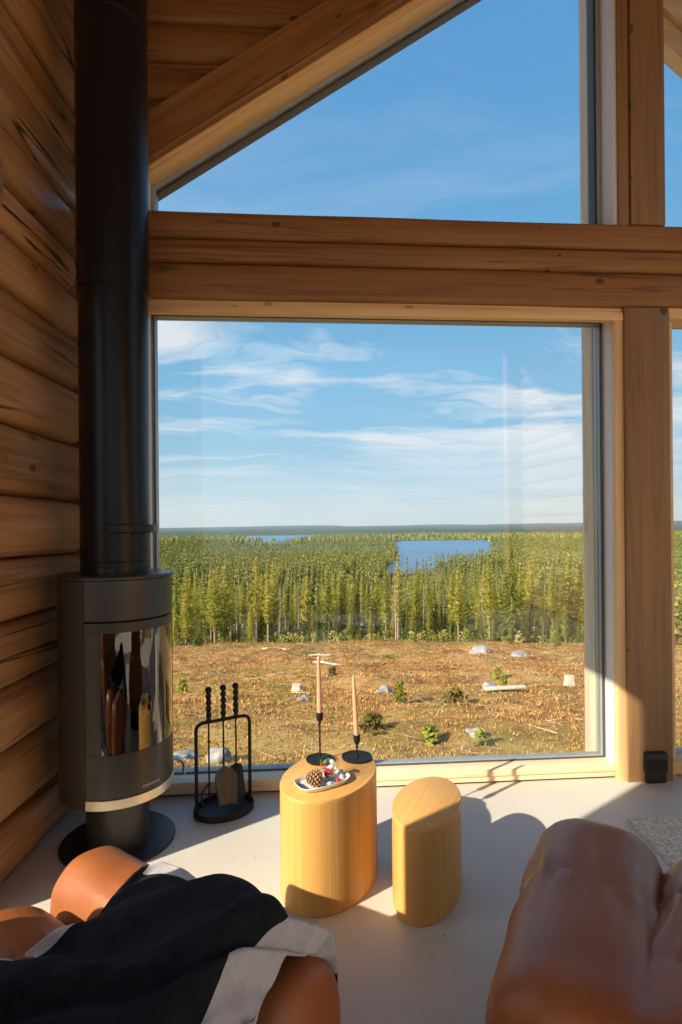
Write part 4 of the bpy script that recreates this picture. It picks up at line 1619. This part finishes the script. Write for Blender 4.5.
# ------------------------------------------------------------------ the clearing
rn = random.Random(21)
V, F, MI = [], [], []
def tuft(x, y, s, m_, nb=5):
    z = gz(x, y) - 0.02
    for k in range(nb):
        a = rn.uniform(0, 6.28)
        d = Vector((math.cos(a), math.sin(a), 0))
        sd = Vector((-d.y, d.x, 0))
        b = Vector((x, y, z)) + d * s * rn.uniform(0, 0.45)
        tp2 = b + d * s * rn.uniform(0.1, 0.7) + Vector((0, 0, s * rn.uniform(0.5, 1.1)))
        wv2 = s * rn.uniform(0.05, 0.16) if m_ == 1 else s * rn.uniform(0.14, 0.30)
        i0 = len(V)
        V.extend((tuple(b - sd * wv2), tuple(b + sd * wv2), tuple(tp2)))
        F.append((i0, i0 + 1, i0 + 2))
        MI.append(m_)
for i in range(60000):
    y = 6.5 + 66 * rn.random() ** 1.6
    r_ = rn.uniform(-0.55, 0.75)
    x = r_ * y
    c = nz(x * 0.22, y * 0.22, 12)
    m_ = 1 if c + rn.uniform(-0.3, 0.3) > 0.16 else 0
    if nz(x * 0.17 + 30, y * 0.17, 5) + rn.uniform(-0.25, 0.25) + (0.25 if y > 50 else 0) > 0.42:
        m_ = 2
    s = (0.78 if y < 13 else 1.0) * rn.uniform(0.03, 0.085) * (1 + y * 0.018) * (1.35 if rn.random() < 0.06 else 1.0)
    tuft(x, y, s, m_)
hg = mesh_obj('heather_and_grass', V, F, [M['heather'], M['straw'], M['moss']], MI)
tag(hg, 'rust coloured heather and dry grass covering the clearing outside', 'ground cover', kind='stuff')

rn = random.Random(31)
V, F, MI = [], [], []
for i in range(1000):
    y = 7 + 62 * rn.random() ** 1.4
    x = y * rn.uniform(-0.5, 0.7)
    if nz(x * 0.2, y * 0.3, 9) < -0.05 and rn.random() < 0.8:
        continue
    L_ = rn.uniform(0.12, 0.42) * (1 + y * 0.018)
    a = rn.uniform(-0.7, 0.7) + (PI if rn.random() < 0.5 else 0)
    z0 = gz(x, y) + rn.uniform(0.03, 0.10)
    d = Vector((math.cos(a), math.sin(a), rn.uniform(-0.12, 0.25)))
    sd = Vector((-d.y, d.x, 0))
    w_ = L_ * 0.010 + 0.003
    A, B = Vector((x, y, z0)), Vector((x, y, z0)) + d * L_
    i0 = len(V)
    up_ = Vector((0, 0, w_ * 1.6))
    V.extend((tuple(A - sd * w_), tuple(A + sd * w_), tuple(A + up_), tuple(B - sd * w_ * 0.4), tuple(B + sd * w_ * 0.4), tuple(B + up_ * 0.4)))
    F.extend(((i0, i0 + 1, i0 + 4, i0 + 3), (i0 + 1, i0 + 2, i0 + 5, i0 + 4), (i0 + 2, i0, i0 + 3, i0 + 5)))
    MI.extend([0 if rn.random() < 0.88 else 1] * 3)
bw = mesh_obj('brushwood', V, F, [M['twigs'], M['deadwood']], MI)
tag(bw, 'scattered brushwood and twigs lying across the clearing', 'brushwood', kind='stuff')

rn = random.Random(63)
V, F, MI = [], [], []
for i in range(620):
    y = 70 + 26 * rn.random() ** 1.3
    x = y * rn.uniform(-0.36, 0.50)
    if y < 75 + 4 * nz(x * 0.12, 4.4):
        continue
    z0 = gz(x, y) - 0.05
    hh = rn.uniform(0.5, 1.7)
    ww = hh * rn.uniform(0.35, 0.7)
    m_ = rn.choice((0, 0, 1, 2))
    for k in range(44):
        t_ = rn.random()
        a = rn.uniform(0, 6.28)
        rr_ = ww * math.sqrt(rn.random()) * (1.05 - 0.75 * t_)
        p = Vector((x + rr_ * math.cos(a), y + rr_ * math.sin(a), z0 + hh * t_))
        d1 = Vector((rn.uniform(-1, 1), rn.uniform(-1, 1), rn.uniform(0.2, 1.4))).normalized() * hh * 0.13
        d2 = Vector((rn.uniform(-1, 1), rn.uniform(-1, 1), rn.uniform(-0.4, 0.4))).normalized() * hh * 0.075
        i0 = len(V)
        V.extend((tuple(p - d1 * 0.6), tuple(p + d2), tuple(p + d1), tuple(p - d2)))
        F.append((i0, i0 + 1, i0 + 2, i0 + 3))
        MI.append(m_)
ug = mesh_obj('undergrowth', V, F, [M['spruce'], M['straw'], M['darkshrub']], MI)
tag(ug, 'low mixed undergrowth along the foot of the forest edge', 'undergrowth', kind='stuff')

def rock(x, y, sx, sy, sz, seed, label):
    mb = MB()
    bmesh.ops.create_icosphere(mb.bm, subdivisions=3, radius=1.0)
    for v in mb.bm.verts:
        p = v.co.copy()
        d = 1 + 0.5 * noise.noise(p * 1.3 + Vector((seed * 3.1, 0, 0))) + 0.10 * noise.noise(p * 3.5 + Vector((0, seed, 0)))
        v.co = Vector((p.x * sx * d, p.y * sy * d, p.z * sz * d))
    o = mb.build('boulder', M['rock'], None, (x, y, gz(x, y) + sz * 0.35), seed, angle=30)
    tag(o, label, 'rock')
    return o
rock(1.40, 16.5, 0.26, 0.22, 0.17, 1, 'white grey boulder in the clearing just right of the shorter candle')
rock(9.70, 38.0, 0.75, 0.55, 0.42, 2, 'large grey boulder near the forest edge below the lake')
rock(-1.92, 9.0, 0.20, 0.16, 0.17, 3, 'rounded grey stone close to the window behind the fire tools')
rock(-2.55, 9.1, 0.24, 0.18, 0.08, 4, 'flat pale stone close to the window between stove and tool stand')
rock(-0.55, 41.0, 0.42, 0.3, 0.2, 5, 'small pale rock far up the clearing above the taller candle')
rock(12.0, 37.0, 0.65, 0.5, 0.30, 6, 'low grey boulder by the forest edge, right of the large one')
rock(-0.95, 15.4, 0.16, 0.14, 0.10, 7, 'small pale stone left of the taller candle')
rock(5.0, 18.2, 0.36, 0.25, 0.10, 8, 'flat grey stone lying just behind the bleached plank')
rock(2.4, 9.7, 0.16, 0.12, 0.10, 9, 'small pale stone close to the window beyond the bare side table')

def plank(name, x, y, L_, w_, h_, rz, label, tilt=0.0):
    mb = MB()
    mb.box((0, 0, 0), (L_, w_, h_), 0, 0.01)
    o = mb.build(name, M['deadwood'], None, (x, y, gz(x, y) + h_ * 0.5 + 0.10), rz)
    o.rotation_euler.y = tilt
    tag(o, label, 'timber')
plank('plank', 4.95, 16.6, 1.25, 0.24, 0.05, R(4), 'bleached plank lying in the clearing below the lake', R(-2))
def dead_log(x, y, L_, r_, rz, label):
    mb = MB()
    pts_ = []
    for i in range(9):
        t_ = i / 8
        pts_.append(((t_ - 0.5) * L_, 0.05 * math.sin(t_ * 5), 0.03 * math.sin(t_ * 7)))
    mb.tube(pts_, [r_ * (1 - 0.45 * i / 8) for i in range(9)], 8)
    o = mb.build('fallen_log', M['deadwood'], None, (x, y, gz(x, y) + r_ + 0.05), rz)
    tag(o, label, 'log')
dead_log(-4.9, 50, 3.8, 0.14, R(-6), 'long pale fallen log at the far edge of the clearing above the fire tools')
dead_log(-1.1, 43, 2.2, 0.10, R(12), 'short pale fallen log far up the clearing above the taller candle')
dead_log(-0.4, 30, 1.8, 0.07, R(-20), 'thin grey fallen branch in the middle of the clearing')
def stump(x, y, r_, h_, label):
    mb = MB()
    rs = []
    for z, q in ((-0.1, 1.45), (0.05, 1.2), (h_ * 0.5, 1.02), (h_, 1.0)):
        rs.append([(r_ * q * (1 + 0.12 * math.cos(k * 2.1)) * math.cos(2 * PI * k / 14), r_ * q * (1 + 0.12 * math.cos(k * 2.1)) * math.sin(2 * PI * k / 14), z) for k in range(14)])
    mb.rings(rs)
    o = mb.build('tree_stump', M['deadwood'], None, (x, y, gz(x, y)), 0)
    tag(o, label, 'stump')
stump(8.25, 19.9, 0.16, 0.42, 'pale tree stump in the clearing close left of the outside post')
stump(-1.25, 17.2, 0.14, 0.20, 'low cut stump in the clearing left of the taller candle')

def bush_mesh(seed, n, spread, up):
    r2 = random.Random(seed)
    V, F = [], []
    for i in range(n):
        t_ = r2.random()
        a = r2.uniform(0, 6.28)
        rr_ = spread * math.sqrt(r2.random()) * (1 - 0.6 * t_)
        p = Vector((rr_ * math.cos(a), rr_ * math.sin(a), 0.08 + t_ * up))
        s = 0.045 * r2.uniform(0.7, 1.5)
        d1 = Vector((r2.uniform(-1, 1), r2.uniform(-1, 1), r2.uniform(-0.3, 1))).normalized() * s * 1.5
        d2 = Vector((r2.uniform(-1, 1), r2.uniform(-1, 1), r2.uniform(-1, 1))).normalized() * s * 0.7
        i0 = len(V)
        V.extend((tuple(p - d1), tuple(p + d2), tuple(p + d1), tuple(p - d2)))
        F.append((i0, i0 + 1, i0 + 2, i0 + 3))
    return V, F
def sapling(x, y, spread, up, m, label, seed, n=150):
    e = empty('sapling', (x, y, gz(x, y) - 0.03), 0, label, 'shrub')
    V, F = bush_mesh(seed, n, spread, up)
    k = max(1.0, y / 16)
    mesh_obj('leaves', [(v[0], v[1], v[2]) for v in V], F, [m], parent=e)
    mb = MB()
    r2 = random.Random(seed)
    for i in range(4):
        a = r2.uniform(0, 6.28)
        mb.tube([(0, 0, 0), (0.25 * spread * math.cos(a), 0.25 * spread * math.sin(a), up * 0.5), (0.6 * spread * math.cos(a), 0.6 * spread * math.sin(a), up * 0.92)], [0.010, 0.007, 0.003], 6)
    mb.build('stem', M['twigs'], e)
sapling(1.65, 14.8, 0.16, 0.50, M['sapling'], 'bright green sapling in the clearing right of the white boulder', 1)
sapling(3.10, 14.8, 0.42, 0.36, M['darkshrub'], 'olive brown shrub in the clearing left of the bleached plank', 2, 260)
sapling(1.58, 9.6, 0.17, 0.26, M['sapling'], 'low bright green sapling close to the window above the bare side table', 3)
sapling(2.35, 9.2, 0.12, 0.18, M['sapling'], 'small leafy sprout by the window beside the small pale stone', 4, 80)
sapling(-5.1, 18.4, 0.24, 0.45, M['sapling'], 'yellow-green bush in the clearing beside the stove glass', 5, 180)
sapling(5.3, 17.9, 0.16, 0.35, M['sapling'], 'thin green sapling standing behind the bleached plank', 6)
sapling(0.65, 10.3, 0.28, 0.24, M['darkshrub'], 'low brown shrub close to the window right of the shorter candle', 7, 160)
sapling(-0.2, 23.5, 0.22, 0.40, M['darkshrub'], 'small olive shrub in the middle of the clearing between the candles', 8)
sapling(6.3, 22.0, 0.25, 0.45, M['sapling'], 'pale green bush right of the large boulder in the clearing', 9)

# small spruces standing out in front of the forest edge
for x, y, s, lb in ((23.6, 60.0, 0.36, 'small yellow-green young spruce by the outside post at the clearing edge'),
                    (19.6, 63.0, 0.24, 'knee-high young spruce left of the taller young spruce by the outside post'),
                    (-2.5, 70.0, 0.30, 'young spruce standing before the forest edge above the taller candle'),
                    (-17.0, 68.0, 0.42, 'young spruce before the forest edge just right of the stove'),
                    (9.5, 68.0, 0.26, 'young spruce before the forest edge below the lake'),
                    (29.5, 58.0, 0.40, 'young spruce at the clearing edge right of the outside post')):
    pr = SPR[0]
    e = plant(pr, x, y, s, x, lb, None)
    e['category'] = 'tree'

# thin blue air over the distant hills
hv = bpy.data.materials.new('distant_haze')
hv.use_nodes = True
ht = NT(hv.node_tree)
hv.node_tree.nodes.clear()
vs_ = ht.n('ShaderNodeVolumeScatter')
vs_.inputs['Color'].default_value = (0.50, 0.76, 1.0, 1)
vs_.inputs['Density'].default_value = 0.00013
vs_.inputs['Anisotropy'].default_value = 0.2
oo = ht.n('ShaderNodeOutputMaterial')
ht.l(vs_.outputs[0], oo.inputs['Volume'])
f = MB()
f.rings([[(-3200, 1800, z), (3200, 1800, z), (9000, 8450, z), (-9000, 8450, z)] for z in (-60, 260)])
hz_o = f.build('haze', hv, smooth=False)
tag(hz_o, 'thin blue haze hanging over the far hills', 'haze', kind='stuff')
